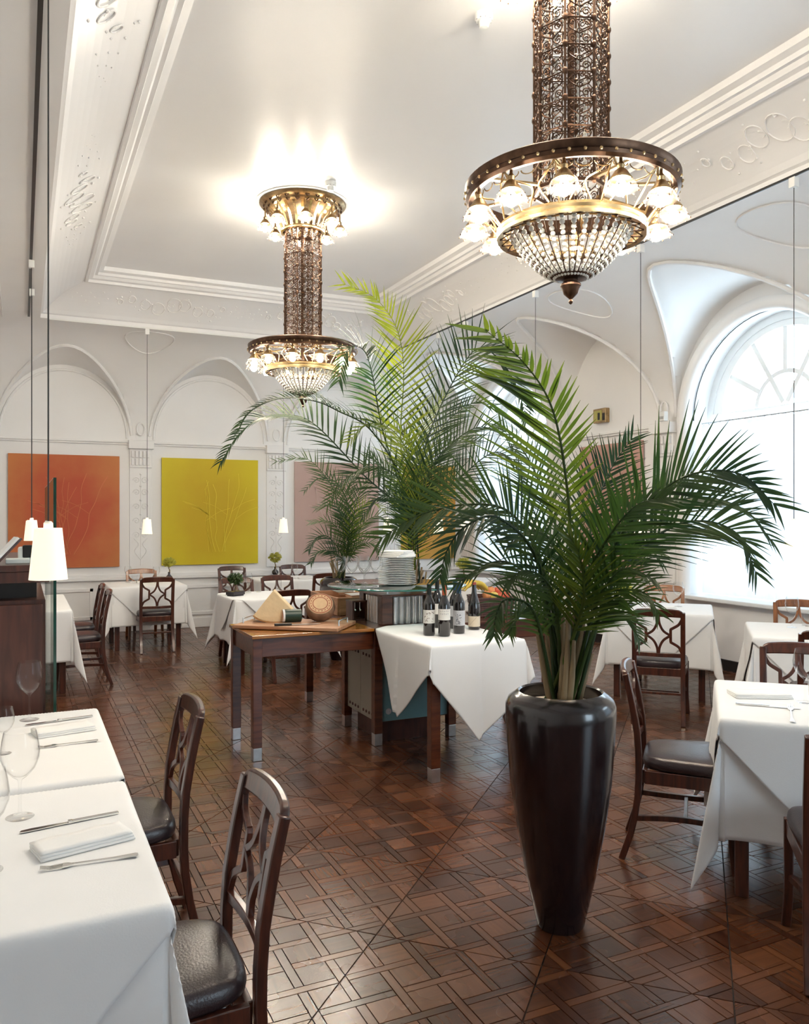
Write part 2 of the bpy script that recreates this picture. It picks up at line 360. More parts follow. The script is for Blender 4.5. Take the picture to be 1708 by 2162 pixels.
for n in range(-9, 18):
    for m in range(-14, 18):
        a = 4.134+.4535+.907*n; b = 1.65+.4535+.907*m; cx, cy = (a-b)/2, (a+b)/2
        if not (XL-.4 < cx < XR+.4 and -1.6 < cy < YB+.4): continue
        fl_ = rnd.random() < .5
        for p, g in PAN:
            q = [(x+cx, y+cy) for x, y in p]
            if fl_: q = [(cx+y, cy+x) for x, y in p][::-1]
            for nn, c in (((1, 0), XR), ((-1, 0), -XL), ((0, 1), YB)): q = clip(q, nn, c) if len(q) > 2 else []
            if len(q) > 2: pieces.append((q, g ^ (1 if fl_ else 0)))
def vis(q):
    x = sum(p[0] for p in q)/len(q); y = sum(p[1] for p in q)/len(q); d = x*sF+y*cF; l = x*cF-y*sF
    if d < .5: return 0
    u = 854+FPX*l/d; v = HORIZ+FPX*CAMZ/d
    if not (-20 < u < 1728 and v < 2190): return 0
    return parea(q)/d**3
pieces.sort(key=lambda e: vis(e[0]), reverse=True)
def piece_geo(q, z):
    t = inset(q, .0009) or q
    if len(t) != len(q): t = q
    n = len(q); return [(x, y, -.004) for x, y in q]+[(x, y, z) for x, y in t], [tuple(range(n, 2*n))]+[(i, (i+1) % n, n+(i+1) % n, n+i) for i in range(n)]
def set_tone(me, cols):
    a = me.color_attributes.new('tone', 'FLOAT_COLOR', 'POINT'); a.data.foreach_set('color', [c for col in cols for c in col])
rest = MB(); rc = []
for k, (q, g) in enumerate(pieces):
    z = rnd.uniform(-.0006, .0003); vs, fs = piece_geo(q, z); col = (rnd.random(), float(g), 0, 1)
    if k < 300:
        cx = sum(p[0] for p in q)/len(q); cy = sum(p[1] for p in q)/len(q)
        mb = MB(); mb.add([(x-cx, y-cy, zz) for x, y, zz in vs], fs); o = mb.build('parquet_block', M['parquet'], floor, loc=(cx, cy, 0)); set_tone(o.data, [col]*len(vs))
    else: rest.add(vs, fs); rc += [col]*len(vs)
o = rest.build('parquet_blocks', M['parquet'], floor); set_tone(o.data, rc); o['kind'] = 'stuff'

# ================================================================== WALLS
def holed(name, outer, holes, to3, mat, parent=None, depth=0, dirv=None):
    bm = bmesh.new(); allE = []
    for loop in [outer]+holes:
        vs = [bm.verts.new(to3(*p)) for p in loop]; allE += [bm.edges.new((vs[i], vs[(i+1) % len(vs)])) for i in range(len(vs))]
    bmesh.ops.triangle_fill(bm, use_beauty=True, use_dissolve=False, edges=allE)
    if depth:
        for loop in holes:
            n = len(loop); a = [bm.verts.new(to3(*p)) for p in loop]; b = [bm.verts.new(Vector(to3(*p))+Vector(dirv)*depth) for p in loop]
            for i in range(n): bm.faces.new((a[i], a[(i+1) % n], b[(i+1) % n], b[i]))
    me = bpy.data.meshes.new(name); bm.to_mesh(me); bm.free(); me.materials.append(mat)
    o = bpy.data.objects.new(name, me); C.objects.link(o)
    if parent: o.parent = parent
    return o
def arch_loop(c, half, sill, spr, n=28):
    return [(c-half, sill), (c+half, sill), (c+half, spr)]+[(c+half*math.cos(PI*i/n), spr+half*math.sin(PI*i/n)) for i in range(1, n)]+[(c-half, spr)]
wr = tag(holed('wall_right', [(YN, 0), (YB, 0), (YB, 4.3), (YN, 4.3)], [arch_loop(y, WHALF, WSILL, WSPR) for y, _ in WINC], lambda y, z: (XR, y, z), M['plaster'], depth=.62, dirv=(1, 0, 0)), kind='structure')
wb = MB().box(((XL+XR)/2, YB+.1, 2.15), (XR-XL+.4, .2, 4.3)).build('wall_back', M['plaster']); tag(wb, kind='structure')
wl = MB().box((XL-.1, (YN+YB)/2, 2.15), (.2, YB-YN+.4, 4.3)).build('wall_left', M['plaster']); tag(wl, kind='structure')
wn = tag(holed('wall_near', [(XL, 0), (XR, 0), (XR, 4.3), (XL, 4.3)], [arch_loop(x, 1.0, .75, 2.6) for x in NWIN], lambda x, z: (x, YN, z), M['plaster'], depth=.5, dirv=(0, -1, 0)), kind='structure')
MB().box((XL+.012, (YN+YB)/2, .06), (.024, YB-YN-.1, .12)).build('baseboard_left', M['plaster'])['kind'] = 'structure'
MB().box((XR-.012, (YN+YB)/2, .055), (.024, YB-YN-.1, .11)).build('baseboard_right', M['dark'])['kind'] = 'structure'
MB().box(((XL+XR)/2, YB-.015, .07), (XR-XL-.06, .03, .14)).build('baseboard_back', M['plaster'], bevel=.006)['kind'] = 'structure'
# ---- vaulted edge of the ceiling
def cove(q, w):
    t = max(0, min(1, q/w)); return ZS+(ZI-ZS)*math.sqrt(max(0, 1-(1-t)**2))
def lun(s, q, w, bays, r0, r1, gap=.12):
    for a, b in bays:
        if a <= s <= b:
            h = (b-a)/2-gap; t = (s-(a+b)/2)/h
            if abs(t) < 1: return ZS+(r0+(r1-r0)*min(1, q/w))*math.sqrt(1-t*t)
    return ZS
def bays_for(lo, hi, n): return [(lo+(hi-lo)*i/n, lo+(hi-lo)*(i+1)/n) for i in range(n)]
LB = bays_for(-2.1, 12.0, 7); NB = bays_for(XL, XR, 4)
SIDES = [('R', XR-IX1, RB, 1.26, 1.29), ('B', YB-IY1, BB, 1.0, 1.29), ('L', IX0-XL, LB, 1.0, 1.29), ('N', IY0-YN, NB, 1.0, 1.29)]
def vault_h(x, y):
    h = ZI
    for s, w, bays, r0, r1 in SIDES:
        q, t = {'R': (XR-x, y), 'B': (YB-y, x), 'L': (x-XL, y), 'N': (y-YN, x)}[s]
        if q < w: h = min(h, max(cove(q, w), lun(t, q, w, bays, r0, r1)))
    return h
def steps(lo, a, b, hi, da, db):
    n0, n1, n2 = 26, int((b-a)/.09), 26
    return [lo+(a-lo)*(i/n0)**1.6 for i in range(n0)]+[a+(b-a)*i/n1 for i in range(n1)]+[hi-(hi-b)*(1-i/n2)**1.6 for i in range(n2+1)]
xs = steps(XL, IX0, IX1, XR, 1, 1); ys = steps(YN, IY0, IY1, YB, 1, 1)
vb = MB(); nx, ny = len(xs), len(ys)
vs = [(x, y, vault_h(x, y)) for y in ys for x in xs]; fs = []
for j in range(ny-1):
    for i in range(nx-1):
        mx, my = (xs[i]+xs[i+1])/2, (ys[j]+ys[j+1])/2
        if IX0 < mx < IX1 and IY0 < my < IY1: continue
        fs.append((j*nx+i, (j+1)*nx+i, (j+1)*nx+i+1, j*nx+i+1))
# ---- flat ceiling with cove and frame
def cg(f): b = .10*math.sin(PI*f); return (f-b*.6, f+b*.6)
def rect(i): return [(IX0+i, IY0+i), (IX1-i, IY0+i), (IX1-i, IY1-i), (IX0+i, IY1-i)]
prof = [(0, ZI), (0, ZI+.05), (.03, ZI+.06), (.06, ZI+.10), (.07, ZI+.11)]+[(.07+.392*cg(t)[0], ZI+.11+.265*cg(t)[1]) for t in [k/8 for k in range(1, 9)]]
prof += [(.47, ZI+.36), (.50, ZI+.36), (.51, ZI+.39), (.55, ZI+.40), (.57, ZI+.43), (.60, ZI+.43), (.61, ZI+.46), (.66, ZI+.475), (.67, ZC)]
cb = MB(); cv = []; cf = []
for i, z in prof: cv += [(x, y, z) for x, y in rect(i)]
for k in range(len(prof)-1):
    for e in range(4): cf.append((k*4+e, k*4+(e+1) % 4, k*4+4+(e+1) % 4, k*4+4+e))
n = len(prof)-1; cf.append((n*4+3, n*4+2, n*4+1, n*4))
cb.add(cv, cf); ceiling = cb.build('ceiling', M['ceil']); tag(ceiling, kind='structure')
vb.add(vs, fs); vb.build('vault', M['plaster'], ceiling, smooth=28)
MB().box(((XL+XR)/2, (YN+YB)/2, 4.75), (XR-XL+1.0, YB-YN+1.0, .2)).build('roof_slab', M['plaster'], ceiling)
# groin ribs along every lunette
def side3(s, t, q, z): return {'R': (XR-q, t, z), 'B': (t, YB-q, z), 'L': (XL+q, t, z), 'N': (t, YN+q, z)}[s]
for s, w, bays, r0, r1 in SIDES[:3]:
    for a, b in bays:
        if s == 'B' and (a < -1.4 or b > 6.8) and b < 0: continue
        h = (b-a)/2-.12; c = (a+b)/2; pts = []
        for i in range(33):
            g = PI*i/32; t = c-h*math.cos(g); rise = math.sin(g); lo, hi = 0.0, w
            for _ in range(26):
                q = (lo+hi)/2
                if cove(q, w) > ZS+(r0+(r1-r0)*q/w)*rise: hi = q
                else: lo = q
            pts.append(side3(s, t, max(.012, lo), cove(max(lo, .002), w)-.006))
        pts = [p for p in pts if XL-.05 < p[0] < XR+.01 and p[1] < YB+.01]
        if len(pts) > 4: MB().tube(pts, .022, 6).build('vault_rib', M['stucco'], ceiling, smooth=40)
        if s == 'R': continue
        ar = [side3(s, c-h*.93*math.cos(PI*i/24), .006, ZS+.02+(r0-.09)*math.sin(PI*i/24)) for i in range(25)]
        ar = [p for p in ar if XL < p[0] < XR]
        if len(ar) > 4: MB().tube(ar, .018, 6).build('lunette_moulding', M['stucco'], ceiling, smooth=40)
# ---- string course, pilasters
def course(s, lo, hi, k):
    m = MB(); pr = [(.0, 0), (.035, .0), (.05, .03), (.05, .05), (.07, .07), (.0, .07)]
    pts = [side3(s, lo, 0, 2.60), side3(s, hi, 0, 2.60)]
    return pts
trim_n = [0]
def trim(mb, mat=None, par=None, **kw):
    trim_n[0] += 1; o = mb.build('trim_%d' % trim_n[0], mat or M['plaster'], **kw); o['kind'] = 'structure'; return o
def slab(s, t0, t1, z0, z1, d, mb=None):        # box standing off a wall
    mb = mb or MB(); a = Vector(side3(s, t0, -.01, z0)); b = Vector(side3(s, t1, d, z1)); mb.box((a+b)/2, [abs(b[i]-a[i]) for i in range(3)]); return mb
for (a, b) in BB[1:]:
    t0, t1 = max(a, XL), min(b, XR)
    m = slab('B', t0, t1, 2.615, 2.64, .035); slab('B', t0, t1, 2.64, 2.665, .055, m); trim(m, bevel=.006)
for lo, hi in ((YN, -.03), (2.55, 4.55), (7.13, 9.13), (11.73, YB)):
    m = slab('R', lo, hi, 2.615, 2.64, .035); slab('R', lo, hi, 2.64, 2.665, .055, m); trim(m, bevel=.006)
def scroll(o, a1, a2, r, turns=1.6, flip=1, n=22):
    return [Vector(o)+Vector(a1)*(flip*r*(1-i/n*.85)*math.cos(turns*2*PI*i/n))+Vector(a2)*(r*(1-i/n*.85)*math.sin(turns*2*PI*i/n)) for i in range(n+1)]
def axes(s): return {'R': (Vector((0, 1, 0)), Vector((-1, 0, 0))), 'B': (Vector((1, 0, 0)), Vector((0, -1, 0))), 'L': (Vector((0, 1, 0)), Vector((1, 0, 0)))}[s]
def pilaster(s, t, wd=.30, z0=.85):
    m = slab(s, t-wd/2, t+wd/2, z0, 2.32, .02); slab(s, t-wd/2-.02, t+wd/2+.02, 2.56, 2.68, .12, m); slab(s, t-wd/2, t+wd/2, 2.30, 2.56, .05, m)
    root = trim(m, bevel=.005); f = MB()
    for k in range(5): slab(s, t-wd/2+.02+k*(wd-.04)/5, t-wd/2+.02+k*(wd-.04)/5+.035, 2.33, 2.425, .075, f); slab(s, t-wd/2+.02+k*(wd-.04)/5, t-wd/2+.02+k*(wd-.04)/5+.035, 2.44, 2.53, .085, f)
    f.build('capital_fluting', M['stucco'], root, bevel=.004)
    ax, nr = axes(s); up = Vector((0, 0, 1)); base = Vector(side3(s, t, .024, 0)); g = MB()
    for zc in (1.35, 1.55, 1.75, 1.95, 2.12):
        for fl_ in (-1, 1): g.tube(scroll(base+up*zc+ax*(.055*fl_), ax, up, .05, 1.4, fl_), .007, 5)
        g.ball(base+up*(zc+.09), .016, 6, 4)
    for fl_ in (-1, 1): g.tube(spline([base+up*1.0+ax*(.0*fl_), base+up*1.12+ax*(.08*fl_), base+up*1.22+ax*(.03*fl_), base+up*1.3+ax*(.09*fl_)], 14), .008, 5)
    g.tube([base+up*.92, base+up*2.2], .006, 5); g.build('stucco_relief', M['stucco'], root, smooth=50)
    # shield above the capital
    sh = MB(); c = base+up*2.84; sh.tube([c+ax*(.055*math.cos(2*PI*i/16))+up*(.085*math.sin(2*PI*i/16))+nr*.02 for i in range(16)], .012, 5, closed=True); sh.build('stucco_shield', M['stucco'], root, smooth=50)
for t in (-.445, 1.525, 3.495, 5.465): pilaster('B', t)
for t in (-.03, 2.55, 4.55, 7.16, 9.1, 11.73): pilaster('R', t)
# oval frames on the spandrels between the lunettes (stucco)
for s, w, bays, r0, r1 in SIDES[:2]:
    for (a, b) in bays[:-1]:
        t = b
        if s == 'B' and not 0 < t < 6: continue
        pts = []
        for i in range(28):
            g = 2*PI*i/28; q = w*.68+w*.20*math.sin(g); tt = t+.30*math.cos(g)*(1+.25*math.sin(g)); pts.append(side3(s, tt, q, cove(q, w)-.004))
        MB().tube(pts, .009, 5, closed=True).build('stucco_oval', M['stucco'], ceiling, smooth=50)
# ---- stucco scrollwork clusters on the cove
def cl(i, z, side, t):                           # point on the cove at inset i
    return {'L': Vector((IX0+i, t, z)), 'R': Vector((IX1-i, t, z)), 'B': Vector((t, IY1-i, z))}[side]
def cove_pt(side, t, f):
    a, b = cg(f); return cl(.07+.392*a, ZI+.104+.265*b, side, t)
def cluster(side, t0, seed):
    r_ = random.Random(seed); g = MB()
    for k in range(9):
        tc = t0+(k-4)*.16+r_.uniform(-.03, .03); fc = .45+.12*math.sin(k*1.7); ln = .22*(1-abs(k-4)/6)
        for fl_ in (-1, 1):
            pts = []
            for i in range(15):
                a = i/14; ang = a*4.2*fl_; rr = ln*(1-.75*a); pts.append(cove_pt(side, tc+rr*math.cos(ang)*.55, max(.05, min(.98, fc+rr*1.5*math.sin(ang)))))
            g.tube(pts, [.007*(1-.5*i/14) for i in range(15)], 5)
        for i in range(3): g.ball(cove_pt(side, tc+r_.uniform(-.06, .06), max(.05, min(.95, fc+r_.uniform(-.3, .3)))), r_.uniform(.006, .012), 6, 4)
    for i in range(12): g.ball(cove_pt(side, t0+.75+i*.05, .5+.25*math.sin(i*2.1)*(1-i/12)), .008*(1-i/16), 6, 4); g.ball(cove_pt(side, t0-.75-i*.05, .5+.25*math.sin(i*2.1)*(1-i/12)), .008*(1-i/16), 6, 4)
    g.build('stucco_scrollwork', M['stucco'], ceiling, smooth=50)
for i, t in enumerate((7.3, 4.0, 0.5)): cluster('L', t, i)
for i, t in enumerate((3.9, 6.4, 9.0, 1.2)): cluster('R', t, 10+i)
for i, t in enumerate((1.7, 3.6)): cluster('B', t, 20+i)
# panel moulding along the left vault
for q_ in (1.02, 1.10): MB().tube([side3('L', -2+i*.1, q_, vault_h(XL+q_, -2+i*.1)-.004) for i in range(127)], .009, 5).build('vault_moulding', M['stucco'], ceiling, smooth=50)
# ---- wainscot of the back wall
m = slab('B', XL, XR, .72, .755, .045); slab('B', XL, XR, .755, .80, .03, m); trim(m, bevel=.005)
for k in range(7):
    t = XL+.25+k*1.02+.1
    if t > 6.1: break
    root = trim(slab('B', t, t+.80, .20, .60, .012))
    for (a, b, c, d) in ((t-.03, t+.83, .57, .62), (t-.03, t+.83, .18, .23), (t-.03, t+.02, .18, .62), (t+.78, t+.83, .18, .62)):
        slab('B', a, b, c, d, .028).build('panel_moulding', M['plaster'], root, bevel=.006)
# ================================================================== WINDOWS
def window(idx, yc):
    X0 = XR+.36; root = thing('window_%d' % idx, None, None, (0, 0, 0)); root['kind'] = 'structure'
    # rounded moulding around the opening
    pts = [(XR-.012, y, z) for y, z in [(yc+1.05, WSILL)]+[(yc+1.05, WSPR-.4)]+[(yc+1.07*math.cos(PI*i/36), WSPR+1.07*math.sin(PI*i/36)) for i in range(37)]+[(yc-1.05, WSPR-.4), (yc-1.05, WSILL)]]
    pr = [(-.055, 0), (-.05, .03), (-.02, .05), (.03, .055), (.065, .04), (.09, .0), (.09, -.02), (-.055, -.02)]
    MB().sweep(pts, pr, (-1, 0, 0)).build('arch_moulding', M['plaster'], root, smooth=40)
    st = lambda y, z: (X0, y, z)
    al = arch_loop(yc, WHALF-.035, WSILL+.04, WSPR, 28)
    MB().sweep([st(*p) for p in al], [(-.05, -.05), (.05, -.05), (.05, .05), (-.05, .05)], (1, 0, 0), closed=True).build('frame', M['wframe'], root)
    RO, RI = .80, .36; zc = WSPR+.06
    m = MB(); m.box((X0, yc, zc-.04), (.11, 2*WHALF-.1, .11)); m.build('transom', M['wframe'], root, bevel=.008)
    MB().sweep([st(yc+(RO+.06)*math.cos(PI*i/28), zc+(RO+.06)*math.sin(PI*i/28)) for i in range(29)], [(-.05, -.04), (.07, -.04), (.07, .04), (-.05, .04)], (1, 0, 0)).build('fan_frame', M['wframe'], root, smooth=30)
    MB().sweep([st(yc+RI*math.cos(PI*i/20), zc+RI*math.sin(PI*i/20)) for i in range(21)], [(-.022, -.02), (.022, -.02), (.022, .02), (-.022, .02)], (1, 0, 0)).build('muntin_arc', M['wframe'], root, smooth=30)
    for a in (30, 60, 90, 120, 150):
        r0 = .05 if a in (60, 120) else RI
        MB().bar([st(yc+r*math.cos(R(a)), zc+r*math.sin(R(a))) for r in (r0, RO+.03)], .05, .05, (1, 0, 0)).build('muntin', M['wframe'], root)
    for k in range(6):
        a0, a1 = R(30*k), R(30*k+30); arc = lambda r: [st(yc+r*math.cos(a0+(a1-a0)*i/6), zc+r*math.sin(a0+(a1-a0)*i/6)) for i in range(7)]
        o_ = arc(RO+.04); i_ = arc(RI); mm = MB(); mm.add(o_+i_, [(i, i+1, 8+i, 7+i) for i in range(6)]); mm.build('pane', M['pane'], root)
    mm = MB(); mm.add([st(yc+RI*math.cos(PI*i/16), zc+RI*math.sin(PI*i/16)) for i in range(17)], [tuple(range(17))]); mm.build('pane', M['pane'], root)
    wz0, wz1 = WSILL+.10, WSPR-.04
    for y in (yc-.33, yc+.33): MB().box((X0, y, (wz0+wz1)/2), (.07, .06, wz1-wz0)).build('mullion', M['wframe'], root, bevel=.006)
    for y in (yc-.66, yc, yc+.66):
        mm = MB(); mm.add([st(y-.30, wz0), st(y+.30, wz0), st(y+.30, wz1), st(y-.30, wz1)], [(0, 1, 2, 3)]); mm.build('pane', M['pane'], root)
        MB().box((X0, y, 1.75), (.05, .62, .035)).build('glazing_bar', M['wframe'], root)
    MB().box((XR+.14, yc, WSILL-.02), (.50, 2*WHALF+.02, .045)).build('sill', M['wframe'], root, bevel=.01)
    # black cable along the arch
    MB().tube([(XR+.10, yc+(WHALF-.012)*math.cos(PI*i/30), WSPR+(WHALF-.012)*math.sin(PI*i/30)) for i in range(31)], .006, 5).build('cable', M['black'], root)
    return root
for i, (y, _) in enumerate(WINC): window(i+1, y)
for i, x in enumerate(NWIN):
    root = thing('window_%d' % (4+i), None, None); root['kind'] = 'structure'
    MB().sweep([(a, YN-.3, z) for a, z in arch_loop(x, .97, .8, 2.6)], [(-.05, -.05), (.05, -.05), (.05, .05), (-.05, .05)], (0, 1, 0), closed=True).build('frame', M['wframe'], root)
    for dx in (-.33, .33): MB().box((x+dx, YN-.3, 2.1), (.06, .06, 2.7)).build('mullion', M['wframe'], root)
CLAB = ['white sheer curtain across the window beside the rose painting', 'white sheer curtain across the far window next to the golden painting', 'white sheer curtain across the window beyond the napkin table by the planter']
for k, (yc, _) in enumerate(WINC):
    root = thing('curtain', CLAB[k], 'curtain', (XR+.2, yc, WSILL), 0, 'sheer window curtains')
    MB().tube([(0, -.99, 1.90), (0, .99, 1.90)], .009, 8).build('curtain_rod', M['steel'], root, smooth=50)
    for sgn in (-1, 1):
        ny_, nz_ = 130, 14; vs = []; fs = []
        for j in range(nz_+1):
            z = .012+1.865*j/nz_
            for i in range(ny_+1):
                y = sgn*(.0+.985*i/ny_); ph = y*38+math.sin(y*9)*1.5; am = .034*(.55+.45*math.sin(y*5+1))*(1-.5*j/nz_)
                vs.append((am*math.sin(ph)+.004*math.sin(z*6+y*12), y, z))
        for j in range(nz_):
            for i in range(ny_): a = j*(ny_+1)+i; fs.append((a, a+1, a+ny_+2, a+ny_+1))
        MB().add(vs, fs).build('curtain_panel', M['curtain'], root, smooth=60)
    rm = MB().tube([(.013*math.cos(g), 0, .013*math.sin(g)) for g in [2*PI*t/8 for t in range(8)]], .002, 4, closed=True).mesh('curtain_ring', M['black'])
    for i in range(24):
        o = bpy.data.objects.new('curtain_ring', rm); C.objects.link(o); o.parent = root; o.location = (0, -.96+i*.0835, 1.893)
# ================================================================== PAINTINGS
def branches(seed, w, h, n=7):
    r_ = random.Random(seed); g = MB()
    for k in range(n):
        x = r_.uniform(-.15, .15)*w; z = -h*.38; pts = [Vector((x, 0, z))]; dx = r_.uniform(-.12, .12)
        for i in range(6): x += dx*w*.35+r_.uniform(-.03, .03)*w; z += h*r_.uniform(.08, .14); pts.append(Vector((x, 0, z)))
        g.bar([Vector((p.x, -.0035, p.z)) for p in spline(pts, 24)], r_.uniform(.004, .010), .002, (0, 1, 0))
        b = pts[3]; e = b+Vector((r_.choice((-1, 1))*w*.25, 0, h*.12)); g.bar([Vector((p.x, -.0035, p.z)) for p in spline([b, (b+e)/2+Vector((0, 0, .03)), e], 12)], .005, .002, (0, 1, 0))
    return g
def painting(name, mat, stroke, loc, rz, w, h, label, seed):
    root = thing(name, label, 'painting', loc, rz)
    MB().box((0, .012, 0), (w, .022, h)).build('canvas', mat, root, bevel=.003)
    if stroke: branches(seed, w, h).build('brush_strokes', stroke, root)
    return root
M['s_or'] = pm('pale_orange_stroke', (.60, .17, .06), .6, var=.1); M['s_ye'] = pm('pale_yellow_stroke', (.74, .58, .03), .6, var=.1); M['s_pk'] = pm('pale_pink_stroke', (.53, .38, .33), .6, var=.1)
painting('painting', M['p_orange'], M['s_or'], (.54, YB-.04, 1.68), 0, 1.40, 1.54, 'large square orange painting on the back wall', 1)
painting('painting', M['p_yellow'], M['s_ye'], (2.51, YB-.04, 1.68), 0, 1.40, 1.54, 'large bright yellow painting on the back wall', 2)
painting('painting', M['p_pink'], M['s_pk'], (4.48, YB-.04, 1.68), 0, 1.40, 1.54, 'large dusty pink painting behind the small palm on the back wall', 3)
painting('painting', M['p_gold'], None, (6.08, YB-.04, 1.68), 0, 1.0, 1.54, 'golden ochre painting on the back wall next to the far window', 4)
painting('painting', M['p_rose'], M['s_pk'], (XR-.04, 8.12, 1.70), -PI/2, 1.20, 1.64, 'rose painting on the wall between the two curtained windows', 5)
# ================================================================== CHAIRS
def sty(z):                                      # backward offset of the back posts at height z
    k = [(0, -.285), (.12, -.245), (.25, -.215), (.45, -.205), (.60, -.215), (.75, -.24), (.90, -.275)]
    for (a, p), (b, q) in zip(k, k[1:]):
        if z <= b: t = (z-a)/(b-a); return p+(q-p)*t
    return k[-1][1]
def bk(x, z): return Vector((x, sty(z)-.018*(1-(x/.2)**2), z))
def make_chair(name, label, wm):
    t = thing(name, label, 'chair')
    # seat cushion
    m = MB(); rows = []; n = 40
    def outl(sc, z):
        out = []
        for i in range(n):
            a = 2*PI*i/n; c, s = math.cos(a), math.sin(a); e = .42
            x = math.copysign(abs(c)**e, c); y = math.copysign(abs(s)**e, s); wx = .205+.022*y
            out.append((x*wx*sc, y*.205*sc+.012, z))
        return out
    lay = [(.96, .425), (1.0, .435), (1.015, .452), (1.0, .470), (.96, .482), (.88, .489), (.6, .496), (.3, .499)]
    for sc, z in lay: rows += outl(sc, z)
    fs = [(k*n+i, k*n+(i+1) % n, (k+1)*n+(i+1) % n, (k+1)*n+i) for k in range(len(lay)-1) for i in range(n)]
    fs += [tuple(range(n-1, -1, -1)), tuple((len(lay)-1)*n+i for i in range(n))]
    m.add(rows, fs); m.build('seat', M['leather'], t, smooth=60)
    m = MB(); m.box((0, .195, .395), (.40, .022, .062)); m.box((0, -.18, .395), (.36, .022, .062))
    for s in (-1, 1): m.bar([(s*.185, -.18, .395), (s*.205, .195, .395)], .022, .062, (0, 0, 1))
    m.build('seat_frame', wm, t, bevel=.003)
    for s in (-1, 1):
        MB().bar(spline([(s*.205, .195, .43), (s*.205, .197, .30), (s*.204, .20, .15), (s*.212, .215, .0)], 10), .034, .034, (1, 0, 0)).build('leg', wm, t, bevel=.004)
        zz = [0, .06, .12, .2, .3, .4, .5, .6, .7, .78, .84, .872]
        MB().bar([Vector((s*(.182+.012*max(0, .3-z)), sty(z), z)) for z in zz], .030, .036, (1, 0, 0)).build('back_post', wm, t, smooth=40, bevel=.004)
        MB().bar(spline([(s*.19, -.225, .20), (s*.165, -.08, .205), (s*.165, .06, .205), (s*.20, .20, .20)], 12), .022, .026, (0, 0, 1)).build('side_stretcher', wm, t, bevel=.003)
    MB().bar([(-.166, 0, .205), (.166, 0, .205)], .018, .018, (0, 0, 1)).build('cross_stretcher', wm, t, bevel=.003)
    MB().bar([(-.185, -.222, .235), (.185, -.222, .235)], .018, .02, (0, 0, 1)).build('rear_stretcher', wm, t, bevel=.003)
    # arched top rail
    m = MB(); vs = []; fs = []; ns = 18
    for i in range(ns+1):
        x = -.198+.396*i/ns; e = abs(x)/.198; top = .903-.014*e**2-.045*max(0, (e-.80)/.2)**2.2; bot = .838-.006*e**2
        for z, dy in ((bot, -.013), (top, -.013), (top, .013), (bot, .013)): p = bk(x, z); vs.append((p.x, p.y+dy, p.z))
    for i in range(ns): fs += [(i*4+k, i*4+(k+1) % 4, i*4+4+(k+1) % 4, i*4+4+k) for k in range(4)]
    fs += [(3, 2, 1, 0), (ns*4, ns*4+1, ns*4+2, ns*4+3)]; m.add(vs, fs); m.build('top_rail', wm, t, smooth=35, bevel=.007)
    MB().bar([bk(-.18+.36*i/10, .535) for i in range(11)], .032, .02, (0, 1, 0)).build('lower_rail', wm, t, bevel=.003)
    # pierced splat: concave diamond between two brackets
    def rib(p2, w): return MB().bar([bk(p.x, p.z) for p in spline([(x, 0, z) for x, z in p2], 14)], w, .017, (0, 1, 0))
    for s in (-1, 1):
        rib([(s*.172, .815), (s*.150, .778), (s*.112, .752), (s*.094, .742)], .021).build('splat_bracket', wm, t, bevel=.002)
        MB().bar([bk(s*.096, .746), bk(s*.092, .735), bk(s*.092, .645), bk(s*.096, .632)], .021, .017, (0, 1, 0)).build('splat_bracket', wm, t, bevel=.002)
        rib([(s*.094, .637), (s*.115, .626), (s*.152, .60), (s*.172, .556)], .021).build('splat_bracket', wm, t, bevel=.002)
        rib([(s*.004, .842), (s*.010, .785), (s*.038, .728), (s*.092, .690)], .019).build('splat_rib', wm, t, bevel=.002)
        rib([(s*.092, .692), (s*.038, .652), (s*.010, .595), (s*.004, .538)], .019).build('splat_rib', wm, t, bevel=.002)
    return t
chair0 = make_chair('dining_chair', 'x', M['chair'])
chairL = make_chair('dining_chair', 'x', M['chair_lit'])
KIDS[chair0] = list(chair0.children); KIDS[chairL] = list(chairL.children)
used = set()
def put_chair(x, y, face, label, proto=None, group='carved back dining chairs'):
    pr = proto or chair0; rz = R(face)-PI/2      # face: heading the sitter looks to, degrees from +X
    if pr in used: c = dup(pr, (x, y, 0), rz, label, group)
    else: used.add(pr); c = pr; c.location = (x, y, 0); c.rotation_euler = (0, 0, rz); c['label'] = label; c['group'] = group
    return c
put_chair(.325, 2.15, 180, 'dark carved chair at the white table with large wine glass and long fork')
put_chair(.335, 3.25, 180, 'dark carved chair at the white table beside the walnut cabinet')
put_chair(.50, 8.42, 180, 'dark chair at the long table behind the glass screen, nearer the screen')
put_chair(.50, 9.15, 180, 'dark chair at the long table behind the glass screen, farther from the screen')
put_chair(1.455, 10.20, 90, 'dark carved chair drawn up to the table under the orange painting side pendant')
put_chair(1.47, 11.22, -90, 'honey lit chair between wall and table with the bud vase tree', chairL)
put_chair(2.40, 7.92, 90, 'dark chair behind the parmesan with its back to the cheese table')
put_chair(2.26, 9.12, -90, 'dark chair behind the small dark bonsai on the white table')
put_chair(2.80, 9.30, -90, 'dark chair across the bonsai table, next to the wine glasses')
put_chair(2.72, 11.30, -90, 'dark chair at the wall just below the yellow painting')
put_chair(3.62, 11.30, -90, 'dark chair against the wall right of the yellow bonsai')
put_chair(3.50, 9.95, 90, 'dark chair beside the stacked wine glasses, back to the glass disc')
put_chair(5.05, 10.55, -80, 'dark chair behind the yellow bonsai on the tray', None)
put_chair(2.905, 2.975, -45, 'dark chair with blue sheen on its seat beside the tall planter')
put_chair(2.74, 1.97, 45, 'dark chair cut by the picture edge at the table with the folded napkin')
put_chair(3.78, 3.02, 225, 'dark chair behind the large wine glass on the folded napkin table')
put_chair(4.66, 5.06, 45, 'dark carved chair seen square from behind at the table by the window')
put_chair(5.84, 6.29, 225, 'orange lit chair between window wall and white table', chairL)
